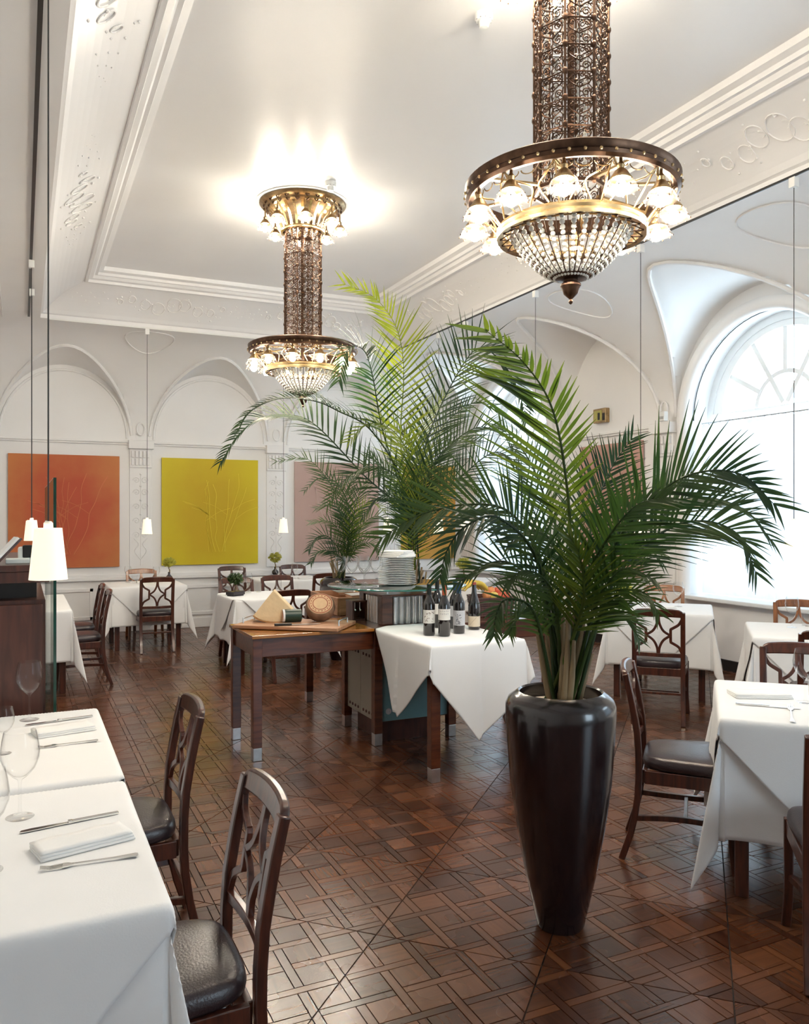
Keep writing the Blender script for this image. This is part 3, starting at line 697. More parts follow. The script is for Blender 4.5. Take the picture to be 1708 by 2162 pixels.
put_chair(5.84, 4.68, 225, 'orange lit chair under the sill of the curtained window', chairL)
put_chair(4.80, 3.66, 45, 'dark chair at the window table, half cut by the picture edge')

# ================================================================== TABLES AND CLOTHS
def make_table(loc, rz, hx, hy, label, z=.755, group='dining tables under white cloths'):
    t = thing('dining_table', label, 'table', loc, rz, group)
    MB().box((0, 0, z-.016), (hx*2, hy*2, .03)).build('tabletop', M['chair'], t, bevel=.004)
    for sx in (-1, 1):
        MB().box((0, sx*(hy-.05), z-.075), (hx*2-.16, .02, .08)).build('apron', M['chair'], t)
        for sy in (-1, 1):
            MB().box((sx*(hx-.07), sy*(hy-.07), (z-.032)/2), (.055, .055, z-.034)).build('leg', M['chair'], t, bevel=.004)
    return t
def drape(name, loc, rz, hx, hy, top, cx, cy, rot=0, label='', group=None, seed=0, off=(0, 0), lift=0, flare=.05, cat='tablecloth', clipf=None, nn=72, openb=False):
    r_ = random.Random(seed); ph = [r_.uniform(0, 6.28) for _ in range(8)]; co, so = math.cos(rot), math.sin(rot)
    vs = []; idx = {}; fs = []; hx += lift; hy += lift
    def pos(a, b):
        x = off[0]+a*co-b*so; y = off[1]+a*so+b*co
        if clipf: x, y = clipf(x, y)
        ox, oy = max(abs(x)-hx, 0), max(abs(y)-hy, 0); sx = 1 if x > 0 else -1; sy = 1 if y > 0 else -1
        if openb and y > 0: oy = 0
        if ox == 0 and oy == 0: z = .0012*math.sin(x*9+ph[0])*math.sin(y*8+ph[1]); return (x, y, top+max(0, z))
        def rd(o): return .012*(1-math.exp(-o/.012))   # rounded edge
        if oy == 0 or ox == 0:
            o = ox or oy; al = y if ox else x; hl = hy if ox else hx
            rip = (.010+.05*o)*math.sin(al*7.5/max(.4, hl)*.6+ph[2 if ox else 3]+sx*ph[4]+sy)*min(1, o*3)
            out = rd(o)+o*flare+rip*.45; dz = o-.008*(1-math.exp(-o/.012))
            p = (sx*(hx+out), y, top-dz) if ox else (x, sy*(hy+out), top-dz)
            return (p[0], p[1], max(p[2], .012))
        r = math.hypot(ox, oy); t = math.atan2(oy, ox)/(PI/2); q = math.sin(PI*t)
        out = r*(flare+.30*q**1.2); lat = r*.17*math.sin(2*PI*t)
        ex = rd(r)*math.cos(t*PI/2)+out*.7071*(.25+.75*q)+(out*.55*(1-t) if t < .5 else 0)*(1-q); ey = rd(r)*math.sin(t*PI/2)+out*.7071*(.25+.75*q)+(out*.55*t if t >= .5 else 0)*(1-q)
        ex = r*flare*(1-t)+rd(r)*(1-t)+.15*r*q**1.3-lat*.6*(1 if t < .5 else .2); ey = r*flare*t+rd(r)*t+.15*r*q**1.3+lat*.6*(.2 if t < .5 else 1)
        dz = r*math.sqrt(max(.2, 1-(.22*q)**2)); return (sx*(hx+max(ex, 0)), sy*(hy+max(ey, 0)), max(top-dz, .012+.004*q))
    # lines of the grid fall on the table edge when the cloth lies square
    def ticks(c, h, o):
        if rot: return [-c+2*c*i/nn for i in range(nn+1)]
        e0, e1 = -h-o, h-o; n1 = nn//3
        def seg(a, b, k): return [a+(b-a)*i/k for i in range(k)]
        return seg(-c, e0-.03, n1)+seg(e0-.03, e0+.004, 5)+seg(e0+.004, e1-.004, n1)+seg(e1-.004, e1+.03, 5)+seg(e1+.03, c, n1)+[c]
    ta, tb = ticks(cx, hx, off[0]), ticks(cy, hy, off[1]); na = len(ta)
    for b in tb:
        for a in ta: vs.append(pos(a, b))
    for j in range(len(tb)-1):
        for i in range(na-1): k = j*na+i; fs.append((k, k+1, k+na+1, k+na))
    mb = MB(); mb.add(vs, fs); o = mb.build(name, M['cloth'], None, smooth=55); o.location = loc; o.rotation_euler = (0, 0, rz)
    sm = o.modifiers.new('thickness', 'SOLIDIFY'); sm.thickness = .0022; sm.offset = 1
    return tag(o, label, cat, group)
def set_table(x, y, rz, hx, hy, what, seed, drop=.47, over=True, odrop=.50, ooff=(0, 0)):
    make_table((x, y, 0), rz, hx, hy, 'square wooden table hidden under white cloths, '+what)
    drape('tablecloth', (x, y, 0), rz, hx, hy, .760, hx+drop, hy+drop, 0, 'long white tablecloth on the table '+what, 'white tablecloths', seed, flare=.07)
    if over:
        H = max(hx, hy)+odrop; s = H/math.sqrt(2)
        drape('overlay_cloth', (x, y, 0), rz, hx, hy, .7645, s, s, PI/4, 'white diamond overlay cloth on the table '+what, 'white overlay cloths', seed+50, off=ooff, lift=.012, flare=.075, nn=150)
TZ = .768
set_table(-.15, 2.30, 0, .43, .445, 'with the large wine glass and long fork', 1, odrop=.52)
set_table(-.145, 3.335, 0, .43, .50, 'beside the walnut cabinet', 2, odrop=.47)
set_table(-.01, 8.80, 0, .42, .82, 'behind the glass screen', 3, over=False)
set_table(1.40, 10.66, 0, .43, .41, 'with the tree in a bud vase', 4)
set_table(2.45, 8.60, 0, .48, .42, 'with the small dark bonsai', 5, drop=.46, odrop=.38)
set_table(3.30, 10.75, 0, .43, .41, 'with the yellow bonsai under the pendant lamp', 6)
set_table(5.28, 9.55, R(45), .43, .43, 'with the yellow bonsai on a tray', 7)
set_table(3.28, 2.53, R(45), .42, .42, 'with the folded napkin beside the tall planter', 8, odrop=.54, drop=.50)
set_table(5.37, 5.82, R(45), .43, .43, 'at the window with the chair seen from behind', 9)
set_table(5.29, 4.13, R(45), .43, .43, 'under the sill of the curtained window', 10)

# ================================================================== SERVING ISLAND
isl = thing('serving_island', 'cross shaped wooden serving island with blue cabinet and four table wings', 'serving table', (0, 0, 0))
IZ = .83; X0, X1, Y0, Y1 = 2.24, 2.90, 5.25, 5.91
def wing(x0, x1, y0, y1, mat='islandtop'):
    w = MB().box(((x0+x1)/2, (y0+y1)/2, IZ-.011), (x1-x0, y1-y0, .022)).build('wing_top', M[mat], isl, bevel=.003)
    return w
wing(1.37, X0, Y0, Y1); wing(X0, X1, 4.37, Y0, 'island'); wing(X0, X1, Y1, 6.83, 'island'); wing(X1, 3.77, Y0, Y1, 'island')
MB().box(((X0+X1)/2, (Y0+Y1)/2, IZ-.011), (X1-X0, Y1-Y0, .022)).build('centre_top', M['island'], isl, bevel=.003)
def apron(a, b, th=.022):
    MB().bar([(a[0], a[1], IZ-.085), (b[0], b[1], IZ-.085)], th, .124, (0, 0, 1)).build('apron', M['island'], isl, bevel=.003)
e = .035
for x in (1.37+e, ): apron((x, Y0+e), (x, Y1-e))
apron((1.37+e, Y0+e), (X0, Y0+e)); apron((1.37+e, Y1-e), (X0, Y1-e)); apron((3.77-e, Y0+e), (3.77-e, Y1-e)); apron((X1, Y0+e), (3.77-e, Y0+e)); apron((X1, Y1-e), (3.77-e, Y1-e))
apron((X0+e, 4.37+e), (X0+e, Y0)); apron((X1-e, 4.37+e), (X1-e, Y0)); apron((X0+e, 4.37+e), (X1-e, 4.37+e)); apron((X0+e, 6.83-e), (X1-e, 6.83-e)); apron((X0+e, Y1), (X0+e, 6.83-e)); apron((X1-e, Y1), (X1-e, 6.83-e))
for x, y in ((1.41, Y0+.045), (1.41, Y1-.045), (X0+.035, 4.41), (X1-.035, 4.41), (X0+.035, 6.79), (X1-.035, 6.79), (3.73, Y0+.045), (3.73, Y1-.045), (X0+.035, Y0+.035), (X1-.035, Y0+.035), (X0+.035, Y1-.035), (X1-.035, Y1-.035)):
    lg = MB().box((x, y, (IZ-.022+.085)/2), (.062, .062, IZ-.022-.085)).build('leg', M['island'], isl, bevel=.003)
    MB().box((x, y, .0425), (.060, .060, .085)).build('steel_foot', M['steel'], lg, bevel=.003)
cabm = MB().box(((X0+X1)/2, (Y0+Y1)/2, .44), (.56, .56, .58)).build('cabinet_body', M['island'], isl)
MB().box(((X0+X1)/2, (Y0+Y1)/2, .075), (.46, .46, .15)).build('plinth', M['cab'], isl)
for xx, nm in (((X0+.07+X0+.335)/2, 0), ((X0+.335+X1-.07)/2, 0)): pass
d1 = MB().box(((X0+X1)/2, Y0+.04, .445), (.53, .018, .57)).build('front_door', M['blue'], isl, bevel=.002)
MB().lathe([(.016, 0), (.022, .003), (.022, .006), (.010, .006), (.010, .002)], 16, M=Matrix.Translation((X0+.12, Y0+.03, .23)) @ Matrix.Rotation(PI/2, 4, 'X')).build('lock', M['steel'], d1)
MB().box(((X0+X1)/2, Y1-.04, .445), (.53, .018, .57)).build('rear_door', M['blue'], isl); MB().box((X1-.04, (Y0+Y1)/2, .445), (.018, .53, .57)).build('side_door', M['blue'], isl)
for k in (0, 1):
    sd = MB().box((X0+.04, Y0+.20+k*.265, .445), (.018, .26, .57)).build('side_door', M['beige'], isl, bevel=.002)
    for zz in (.70-.09, .20):
        for i in range(4): MB().lathe([(.012, 0), (.010, .006), (.002, .008)], 8, M=Matrix.Translation((X0+.031, Y0+.11+k*.265+i*.055, zz)) @ Matrix.Rotation(-PI/2, 4, 'Y')).build('vent_stud', M['cab'], sd)
CXI, CYI = (X0+X1)/2-.005, (Y0+Y1)/2
for sx in (-1, 1):
    for sy in (-1, 1): MB().box((CXI+sx*.175, CYI+sy*.175, 0.935), (.085, .085, .206)).build('pedestal_post', M['island'], isl, bevel=.003)
MB().box((CXI, CYI, .93), (.37, .37, .196)).build('pedestal_steel', M['steel'], isl)
for sx, sy in ((0, -1), (-1, 0), (1, 0), (0, 1)):
    for k in range(5):
        a = (k-2)*.052; c = (CXI+sx*.187+(a if sx == 0 else 0), CYI+sy*.187+(a if sy == 0 else 0), .832)
        MB().lathe([(.022, 0), (.022, .195)], 12, c).build('steel_rib', M['steel'], isl, smooth=50)
MB().box((CXI, CYI, 1.043), (.45, .45, .014)).build('pedestal_cap', M['island'], isl, bevel=.003)
for sx in (-1, 1):
    for sy in (-1, 1): MB().lathe([(.018, 0), (.018, .036), (.03, .038), (.03, .044)], 14, (CXI+sx*.15, CYI+sy*.15, 1.050)).build('stand_off', M['steel'], isl, smooth=40)
GZ = 1.106
disc = MB().lathe([(.0001, 0), (.515, 0), (.52, .003), (.52, .009), (.515, .012), (.0001, .012)], 64, (0, 0, 0)).build('glass_disc', M['gdisc'], None, smooth=40, loc=(CXI, CYI, 1.094))
tag(disc, 'round greenish glass top on the serving island pedestal', 'glass top')
rimm = MB().lathe([(.5185, .001), (.5225, .003), (.5225, .009), (.5185, .011)], 64, closed=True).build('polished_edge', M['dedge'], disc, smooth=40)
drape('wine_cloth', (2.57, 4.81, 0), 0, .332, .442, IZ+.004, .66, .66, PI/4-R(6), 'white cloth with pointed corners hanging under the wine bottles', None, 77, off=(.07, -.12), flare=.06, nn=130, openb=True, clipf=lambda x, y: (x, min(y, .50)))
# ================================================================== CHANDELIERS (local z = 0 at the ceiling)
def spiral(cx, cz, r, a0, turns, n=16):
    return [(cx+r*(1-.8*i/n)*math.cos(a0+turns*2*PI*i/n), cz+r*(1-.8*i/n)*math.sin(a0+turns*2*PI*i/n)) for i in range(n+1)]
def make_chandelier(label):
    t = thing('chandelier', label, 'chandelier', group='filigree crystal chandeliers')
    CR, ZT, ZB = .175, -.25, -1.36               # column radius, top and bottom
    # ceiling cup
    MB().lathe([(.39, 0), (.40, -.012), (.385, -.03), (.345, -.045), (.335, -.06), (.30, -.075), (.0001, -.075)], 40).build('canopy', M['oldbrass'], t, smooth=35)
    MB().lathe([(.0001, 0), (.43, 0), (.435, -.006), (.0001, -.012)], 40).build('ceiling_rose', M['stucco'], t, smooth=35)
    m = MB()
    for k in range(24):
        a = 2*PI*k/24; m.bar([Vector((r*math.cos(a), r*math.sin(a), z)) for r, z in ((.31, -.07), (.27, -.11), (.225, -.16), (.20, -.22), (.195, -.25))], .022, .006, (math.cos(a), math.sin(a), .4))
    m.build('acanthus_cup', M['brass'], t, smooth=40)
    MB().lathe([(.185, -.245), (.205, -.25), (.21, -.262), (.205, -.275), (.185, -.28)], 40, closed=True).build('collar', M['brass'], t, smooth=35)
    m = MB()
    for k in range(24):
        a = 2*PI*(k+.5)/24
        for r_, zz in ((.36, -.035), (.33, -.06)): m.tube([(r_*math.cos(a+d)+.0, r_*math.sin(a+d), zz-.02*math.cos(d*30)) for d in [-.09+.02*i for i in range(10)]], .006, 4)
    m.build('leaf_border', M['bronze'], t)
    # column: eight bars with knobs and eight filigree panels
    rows = 9; rh = (ZT-ZB)/rows; hw = CR*math.sin(PI/8)
    bar = MB(); bar.tube([(0, 0, ZT), (0, 0, ZB)], .0065, 6)
    for k in range(rows+1): bar.ball((0, 0, ZB+k*rh), .013, 6, 5, 1.5)
    bme = bar.mesh('column_bar', M['bronze'], 50)
    fp = MB()
    for k in range(rows):
        z0 = ZB+k*rh
        def tb(p2, r=.0032): fp.tube([(x, 0, z0+z) for x, z in p2], r, 4)
        for s in (-1, 1):
            tb([(s*x, z) for x, z in spiral(.030, .028, .021, 0, 1.5)]); tb([(s*x, z) for x, z in spiral(.034, .100, .018, PI, -1.3)])
            tb([(s*(hw-.006)*math.sin(PI*i/10)*.75+s*.004, .052+.062*i/10) for i in range(11)])
            tb([(s*.058, .002), (s*.05, .018), (s*.057, .05), (s*.042, .066), (s*.055, .088), (s*.046, .112), (s*.058, .121)])
        tb([(0, 0), (0, .122)], .0025)
        tb([(.012*math.cos(2*PI*i/10), .061+.012*math.sin(2*PI*i/10)) for i in range(11)], .0028)
        tb([(-hw, 0), (hw, 0)], .004)
    fme = fp.mesh('filigree_panel', M['bronze'])
    cr = MB()
    for k in range(rows):
        for i in range(3): cr.ball((0, 0, ZB+k*rh+.035+i*.024), .0105, 6, 4)
    cme = cr.mesh('crystal_string', M['crystal'], 50)
    def inst(nm, me, loc, rz, par=t):
        o = bpy.data.objects.new(nm, me); C.objects.link(o); o.parent = par; o.location = loc; o.rotation_euler = (0, 0, rz); return o
    for k in range(8):
        a = 2*PI*k/8; inst('column_bar', bme, (CR*math.cos(a), CR*math.sin(a), 0), a)
        b = a+PI/8; rr = CR*math.cos(PI/8); inst('filigree_panel', fme, (rr*math.cos(b), rr*math.sin(b), 0), b+PI/2)
        inst('crystal_string', cme, ((rr-.03)*math.cos(b), (rr-.03)*math.sin(b), 0), b)
    MB().tube([(0, 0, -.05), (0, 0, -1.45)], .017, 8).build('central_tube', M['bronze'], t, smooth=50)
    for z in (ZT-.01, ZB): MB().lathe([(CR-.008, -.008), (CR+.006, -.008), (CR+.006, .008), (CR-.008, .008)], 8, (0, 0, z), closed=True).build('column_hoop', M['bronze'], t)
    # great ring
    zr = -1.36
    MB().lathe([(.455, -.03), (.485, -.036), (.50, -.025), (.505, -.01), (.495, 0), (.502, .012), (.505, .03), (.49, .04), (.46, .036)], 72, (0, 0, zr), closed=True).build('great_ring', M['bronze'], t, smooth=35)
    m = MB()
    for k in range(48):
        a = 2*PI*k/48; m.ball((.504*math.cos(a), .504*math.sin(a), zr-.012), .008, 6, 4)
    m.build('ring_studs', M['oldbrass'], t)['kind'] = 'stuff'
    for k in range(8):
        a = 2*PI*k/8; MB().bar([(CR*.9*math.cos(a), CR*.9*math.sin(a), zr+.01), (.47*math.cos(a), .47*math.sin(a), zr-.015)], .02, .010, (0, 0, 1)).build('spoke', M['oldbrass'], t)
    # gold ring and lattice
    zg, rg = -1.552, .354
    MB().lathe([(rg-.03, -.022), (rg-.004, -.026), (rg, -.012), (rg-.006, 0), (rg, .012), (rg-.006, .026), (rg-.03, .022)], 72, (0, 0, zg), closed=True).build('gold_ring', M['brass'], t, smooth=35)
    for k in range(12):
        a = 2*PI*(k+.5)/12
        for s in (-1, 1):
            MB().tube(spline([((.47)*math.cos(a), .47*math.sin(a), zr-.03), (.44*math.cos(a+s*.10), .44*math.sin(a+s*.10), zr-.075), (.385*math.cos(a+s*.22), .385*math.sin(a+s*.22), zr-.10), (.345*math.cos(a+s*.13), .345*math.sin(a+s*.13), zg+.03)], 12), .0045, 5).build('lattice_arm', M['oldbrass'], t, smooth=50)
        MB().tube([(.46*math.cos(a)+.0, .46*math.sin(a), zr-.03), (.35*math.cos(a), .35*math.sin(a), zg+.02)], .004, 5).build('lattice_strut', M['oldbrass'], t, smooth=50)
    m = MB()
    for k in range(36):
        a = 2*PI*k/36; m.tube([((.458-.004*math.sin(w))*math.cos(a+.075*math.cos(w)), (.458)*math.sin(a+.075*math.cos(w)), zr-.045-.02*abs(math.sin(w))) for w in [PI*i/8 for i in range(9)]], .003, 4)
    m.build('ring_fringe', M['oldbrass'], t)['kind'] = 'stuff'
    # inner filigree collar under the gold ring
    m = MB()
    for k in range(24):
        a = 2*PI*k/24
        for s in (-1, 1): m.tube([((rg-.02-.055*w)*math.cos(a+s*.13*math.sin(w*PI*.5)), (rg-.02-.055*w)*math.sin(a+s*.13*math.sin(w*PI*.5)), zg-.025+.02*w) for w in [i/6 for i in range(7)]], .0032, 4)
    m.build('filigree_collar', M['bronze'], t)['kind'] = 'stuff'
    MB().lathe([(.278, -.006), (.286, -.006), (.286, .006), (.278, .006)], 48, (0, 0, -1.560), closed=True).build('bowl_hoop', M['oldbrass'], t)
    # bead bowl
    prof = spline([(.278, 0, -1.562), (.247, 0, -1.612), (.192, 0, -1.682), (.125, 0, -1.742), (.072, 0, -1.768)], 40)
    sb = MB(); sp_ = 0; last = prof[0]; pos = [prof[0]]
    for p in prof[1:]:
        if (p-pos[-1]).length > .0225: pos.append(p)
    for i, p in enumerate(pos): sb.ball(p, .0138*(1-.45*i/len(pos)), 7, 5)
    sme = sb.mesh('bead_strand', M['crystal'], 60)
    rb = MB(); rb.tube([p*1.0 for p in prof], .0026, 4); rme = rb.mesh('bowl_rib', M['bronze'])
    for k in range(32):
        inst('bead_strand', sme, (0, 0, 0), 2*PI*k/32); inst('bowl_rib', rme, (0, 0, 0), 2*PI*(k+.5)/32)
    MB().lathe([(.085, -1.815), (.09, -1.822), (.07, -1.835), (.035, -1.84), (.036, -1.85), (.048, -1.858), (.05, -1.868), (.040, -1.885), (.034, -1.905), (.012, -1.925), (.006, -1.93), (.011, -1.94), (.008, -1.95), (.0005, -1.955)], 24, (0, 0, .062)).build('finial', M['bronze'], t, smooth=40)
    # lamps
    cap = MB().lathe([(.006, .16), (.007, .10), (.018, .085), (.014, .07), (.026, .06), (.040, .038), (.046, .03), (.046, .024), (.0001, .03)], 14).mesh('lamp_cap', M['oldbrass'], 40)
    shp = MB(); nn = 20; vs = []; fs = []
    for i, (r, z) in enumerate(((.044, .026), (.056, .016), (.064, 0), (.070, -.014), (.074, -.020))):
        for k in range(nn):
            a = 2*PI*k/nn; w = 1+(.07*math.cos(10*a/2*2) if i == 4 else 0); vs.append((r*w*math.cos(a), r*w*math.sin(a), z))
    for i in range(4): fs += [(i*nn+k, i*nn+(k+1) % nn, (i+1)*nn+(k+1) % nn, (i+1)*nn+k) for k in range(nn)]
    shp.add(vs, fs); shm = shp.mesh('tulip_shade', M['shade_glass'], 50)
    st = MB()
    for k in range(10): a = 2*PI*k/10; st.ball((.076*math.cos(a), .076*math.sin(a), -.022), .0045, 5, 4); st.ball((.060*math.cos(a+.3), .060*math.sin(a+.3), .012), .003, 4, 3)
    stm = st.mesh('shade_beads', M['bronze'])
    bl = MB(); bl.lathe([(.010, .03), (.014, .018), (.024, .0), (.028, -.016), (.025, -.032), (.014, -.043), (.0005, -.046)], 14); blm = bl.mesh('bulb', M['bulb'], 60)
    def lamp(x, y, z, rz):
        o = inst('lamp', cap, (x, y, z), rz); inst('tulip_shade', shm, (0, 0, 0), 0, o); inst('bulb', blm, (0, 0, 0), 0, o); s_ = inst('shade_beads', stm, (0, 0, 0), 0, o); s_['kind'] = 'stuff'
    for k in range(12): a = R(90-25.2+15+30*k); lamp(.463*math.cos(a), .463*math.sin(a), -1.505, a)
    for k in range(8): a = R(20+45*k); lamp(.345*math.cos(a), .345*math.sin(a), -.235, a)
    return t
ch1 = make_chandelier('large filigree chandelier with crystal bowl hanging near the tall planter')
CHX = 2.37
ch1.location = (CHX, 3.17, ZC)
def all_kids(o): KIDS[o] = list(o.children); [all_kids(k) for k in o.children]
all_kids(ch1)
dup(ch1, (CHX, 7.25, ZC), R(11), 'farther filigree chandelier on the ceiling above the big palm')

# ================================================================== PENDANT LAMPS ON TRACKS
def track(pts, label, q=.012, mt='black'):
    tr = MB().sweep(pts, [(-q, -q), (q, -q), (q, .012), (-q, .012)], (0, 0, 1)).build('lamp_track', M[mt]); tag(tr, label, 'lamp track', 'black lamp tracks'); return tr
TZK = ZI-.0125
track([(.08, -2.0, TZK), (.08, 10.6, TZK)], 'black lamp track along the soffit above the tables by the cabinet')
track([(IX1-.03, -2.0, ZI-.0125), (IX1-.03, 10.6, ZI-.0125)], 'thin dark lamp track along the ceiling edge on the window side', .005)
track([(.3, IY1-.03, TZK), (4.8, IY1-.03, TZK)], 'thin white lamp track along the ceiling edge before the painting wall', .008, 'white')
def make_pendant():
    t = thing('pendant_lamp', 'x', 'pendant lamp')
    MB().box((0, 0, -.035), (.05, .05, .07)).build('track_adapter', M['white'], t, bevel=.004)
    MB().tube([(0, 0, -.07), (0, 0, -2.38)], .0028, 6).build('cable', M['black'], t)
    MB().lathe([(.010, -2.375), (.016, -2.382), (.016, -2.425), (.010, -2.43)], 14).build('lamp_holder', M['white'], t, smooth=40)
    MB().lathe([(.0465, -2.40), (.0655, -2.585), (.0640, -2.585), (.0450, -2.40)], 28, closed=True).build('shade', M['shade'], t, smooth=40)
    m = MB(); m.lathe([(.010, -2.41), (.02, -2.44), (.024, -2.47), (.018, -2.50), (.0005, -2.51)], 12); m.build('bulb', M['pbulb'], t, smooth=60)
    return t
M['pbulb'] = emis('pendant_bulb', (1.0, .85, .62), 14.0)
pend = make_pendant(); KIDS[pend] = list(pend.children); first = [True]
def put_pendant(x, y, label, group='white pendant lamps'):
    if first[0]: first[0] = False; o = pend
    else: o = copy_tree(pend)
    o.location = (x, y, TZK-.012); o['label'] = label; o['group'] = group
put_pendant(.088, 3.2, 'big white cone pendant lamp in front of the walnut cabinet and glass screen')
put_pendant(.085, 8.25, 'white cone pendant lamp seen over the walnut cabinet top')
put_pendant(.10, 9.30, 'white cone pendant lamp over the long table behind the glass screen')
put_pendant(1.436, IY1-.03, 'small pendant lamp between the orange and the yellow painting')
put_pendant(3.215, IY1-.03, 'small pendant lamp between the yellow and the dusty pink painting')
put_pendant(4.75, IY1-.05, 'small pendant lamp in front of the golden painting')
for y, w in ((3.97, 'over the table under the window sill'), (5.52, 'over the table where a chair is seen from behind'), (7.12, 'in front of the rose painting'), (8.60, 'before the far end of the window wall'), (9.30, 'over the table with the yellow bonsai on a tray')):
    put_pendant(IX1-.03, y, 'window side pendant lamp '+w)

# ================================================================== PALMS
GV = Vector((0, 0, -1))
def frond(path, ll, n=46, t0=.30, mat='leaf', seed=0, droop=.3, roll=0, parent=None, loc=Vector((0, 0, 0)), wd=.012, both=(1, 1), ang=64, face=.6):
    r_ = random.Random(seed); pts = spline(path, 60); m = MB()
    L_ = [0]
    for a, b in zip(pts, pts[1:]): L_.append(L_[-1]+(b-a).length)
    tot = L_[-1]
    m.tube(pts, [max(.0015, .009*(1-.85*i/60)) for i in range(61)], 5)
    chord = pts[-1]-pts[0]
    for k in range(n):
        f = t0+(1-t0)*(k+.5)/n; i = min(59, max(1, next((j for j in range(60) if L_[j+1] >= f*tot), 59)))
        p = pts[i]; tg = (pts[i+1]-pts[i-1]).normalized()
        up = Vector((0, 0, 1-face))-Vector((sF, cF, 0))*face; up = up-tg*tg.dot(up)
        up = up.normalized() if up.length > .05 else tg.orthogonal().normalized()
        sd = tg.cross(up).normalized(); rl = roll; sd, up = sd*math.cos(rl)+up*math.sin(rl), up*math.cos(rl)-sd*math.sin(rl)
        g = (f-t0)/(1-t0); env = (math.sin(PI*min(1, .16+.84*g)**.75))**.6 if g < .97 else .35
        env = max(.38, (1-abs(2*g-.75)**2.4*.55)*(1 if g < .5 else 1-.62*(g-.5)/.5))
        for s in (-1, 1):
            le = ll*env*r_.uniform(.85, 1.1)*both[0 if s < 0 else 1]
            if le < .02: continue
            a = R(ang-22*g+r_.uniform(-5, 5)); d = (tg*math.cos(a)+sd*(s*math.sin(a))+up*.28).normalized()
            q = p.copy(); vs = []; ns = 4; w0 = wd*(.8+.4*r_.random())
            for j in range(ns+1):
                h = j/ns; w = w0*(.45+1.1*h if h < .35 else 1.0*(1-h)/.65*.84)*1.0
                if j == ns: w = .0006
                sdv = d.cross(up); sdv = sdv.normalized() if sdv.length > 1e-4 else sd; nv = sdv.cross(d).normalized()
                vs += [q-sdv*w+nv*w*.35, q, q+sdv*w+nv*w*.35]; q = q+d*(le/ns); d = (d+GV*(droop*.30*(.3+h))).normalized()
            b = len(m.v); m.v += [tuple(v) for v in vs]
            for j in range(ns): c = b+j*3; m.f += [(c, c+1, c+4, c+3), (c+1, c+2, c+5, c+4)]
    me = bpy.data.meshes.new('frond'); me.from_pydata([tuple(Vector(v)-loc) for v in m.v], [], m.f); me.polygons.foreach_set('use_smooth', [True]*len(me.polygons)); me.materials.append(M[mat])
    o = bpy.data.objects.new('frond', me); C.objects.link(o); o.parent = parent; return o
POT = [(.0001, 0), (.088, 0), (.094, .012), (.139, .208), (.174, .395), (.199, .571), (.2115, .749), (.217, .83), (.2165, .875), (.205, .90), (.172, .925), (.166, .928), (.160, .922), (.160, .88), (.158, .85), (.0001, .85)]
def palm(loc, label, fr, seed, stems=10, spread=.075, wk=.68, nk=.76, lk=1.15):
    t = thing('potted_palm', label, 'potted palm', loc, 0, 'palms in tall dark planters')
    MB().lathe(POT, 48).build('planter', M['pot'], t, smooth=35)
    MB().lathe([(.0001, .888), (.10, .884), (.158, .872), (.158, .86), (.0001, .86)], 24).build('gravel', M['soil'], t, smooth=60)
    r_ = random.Random(seed); L = Vector(loc)
    for k in range(stems):
        a = r_.uniform(0, 6.28); rr = spread*r_.uniform(.2, 1); b = Vector((rr*math.cos(a), rr*math.sin(a), .87)); tp = b+Vector((.06*math.cos(a), .06*math.sin(a), r_.uniform(.18, .42)))
        MB().tube(spline([b, (b+tp)/2+Vector((r_.uniform(-.01, .01), r_.uniform(-.01, .01), 0)), tp], 8), [.015, .015, .014, .013, .012, .010, .009, .008, .007], 7).build('stem', M['bark'], t, smooth=60)
    for i, f in enumerate(fr):
        pts = [L+Vector((r_.uniform(-1, 1)*spread*.7, r_.uniform(-1, 1)*spread*.7, .88))]+f['p']
        frond(pts, f.get('l', .3)*lk, int(f.get('n', 44)*nk), f.get('t0', .34), f.get('m', 'leaf'), seed*100+i, f.get('dr', .4)*.62, f.get('roll', 0)*.4, t, L, f.get('w', .012)*wk, f.get('both', (1, 1)), f.get('a', 53), f.get('face', .6))
    return t
def pix(D, pts): return [PD(u, v, D+dd) for (u, v, dd) in pts]
D1 = 3.21
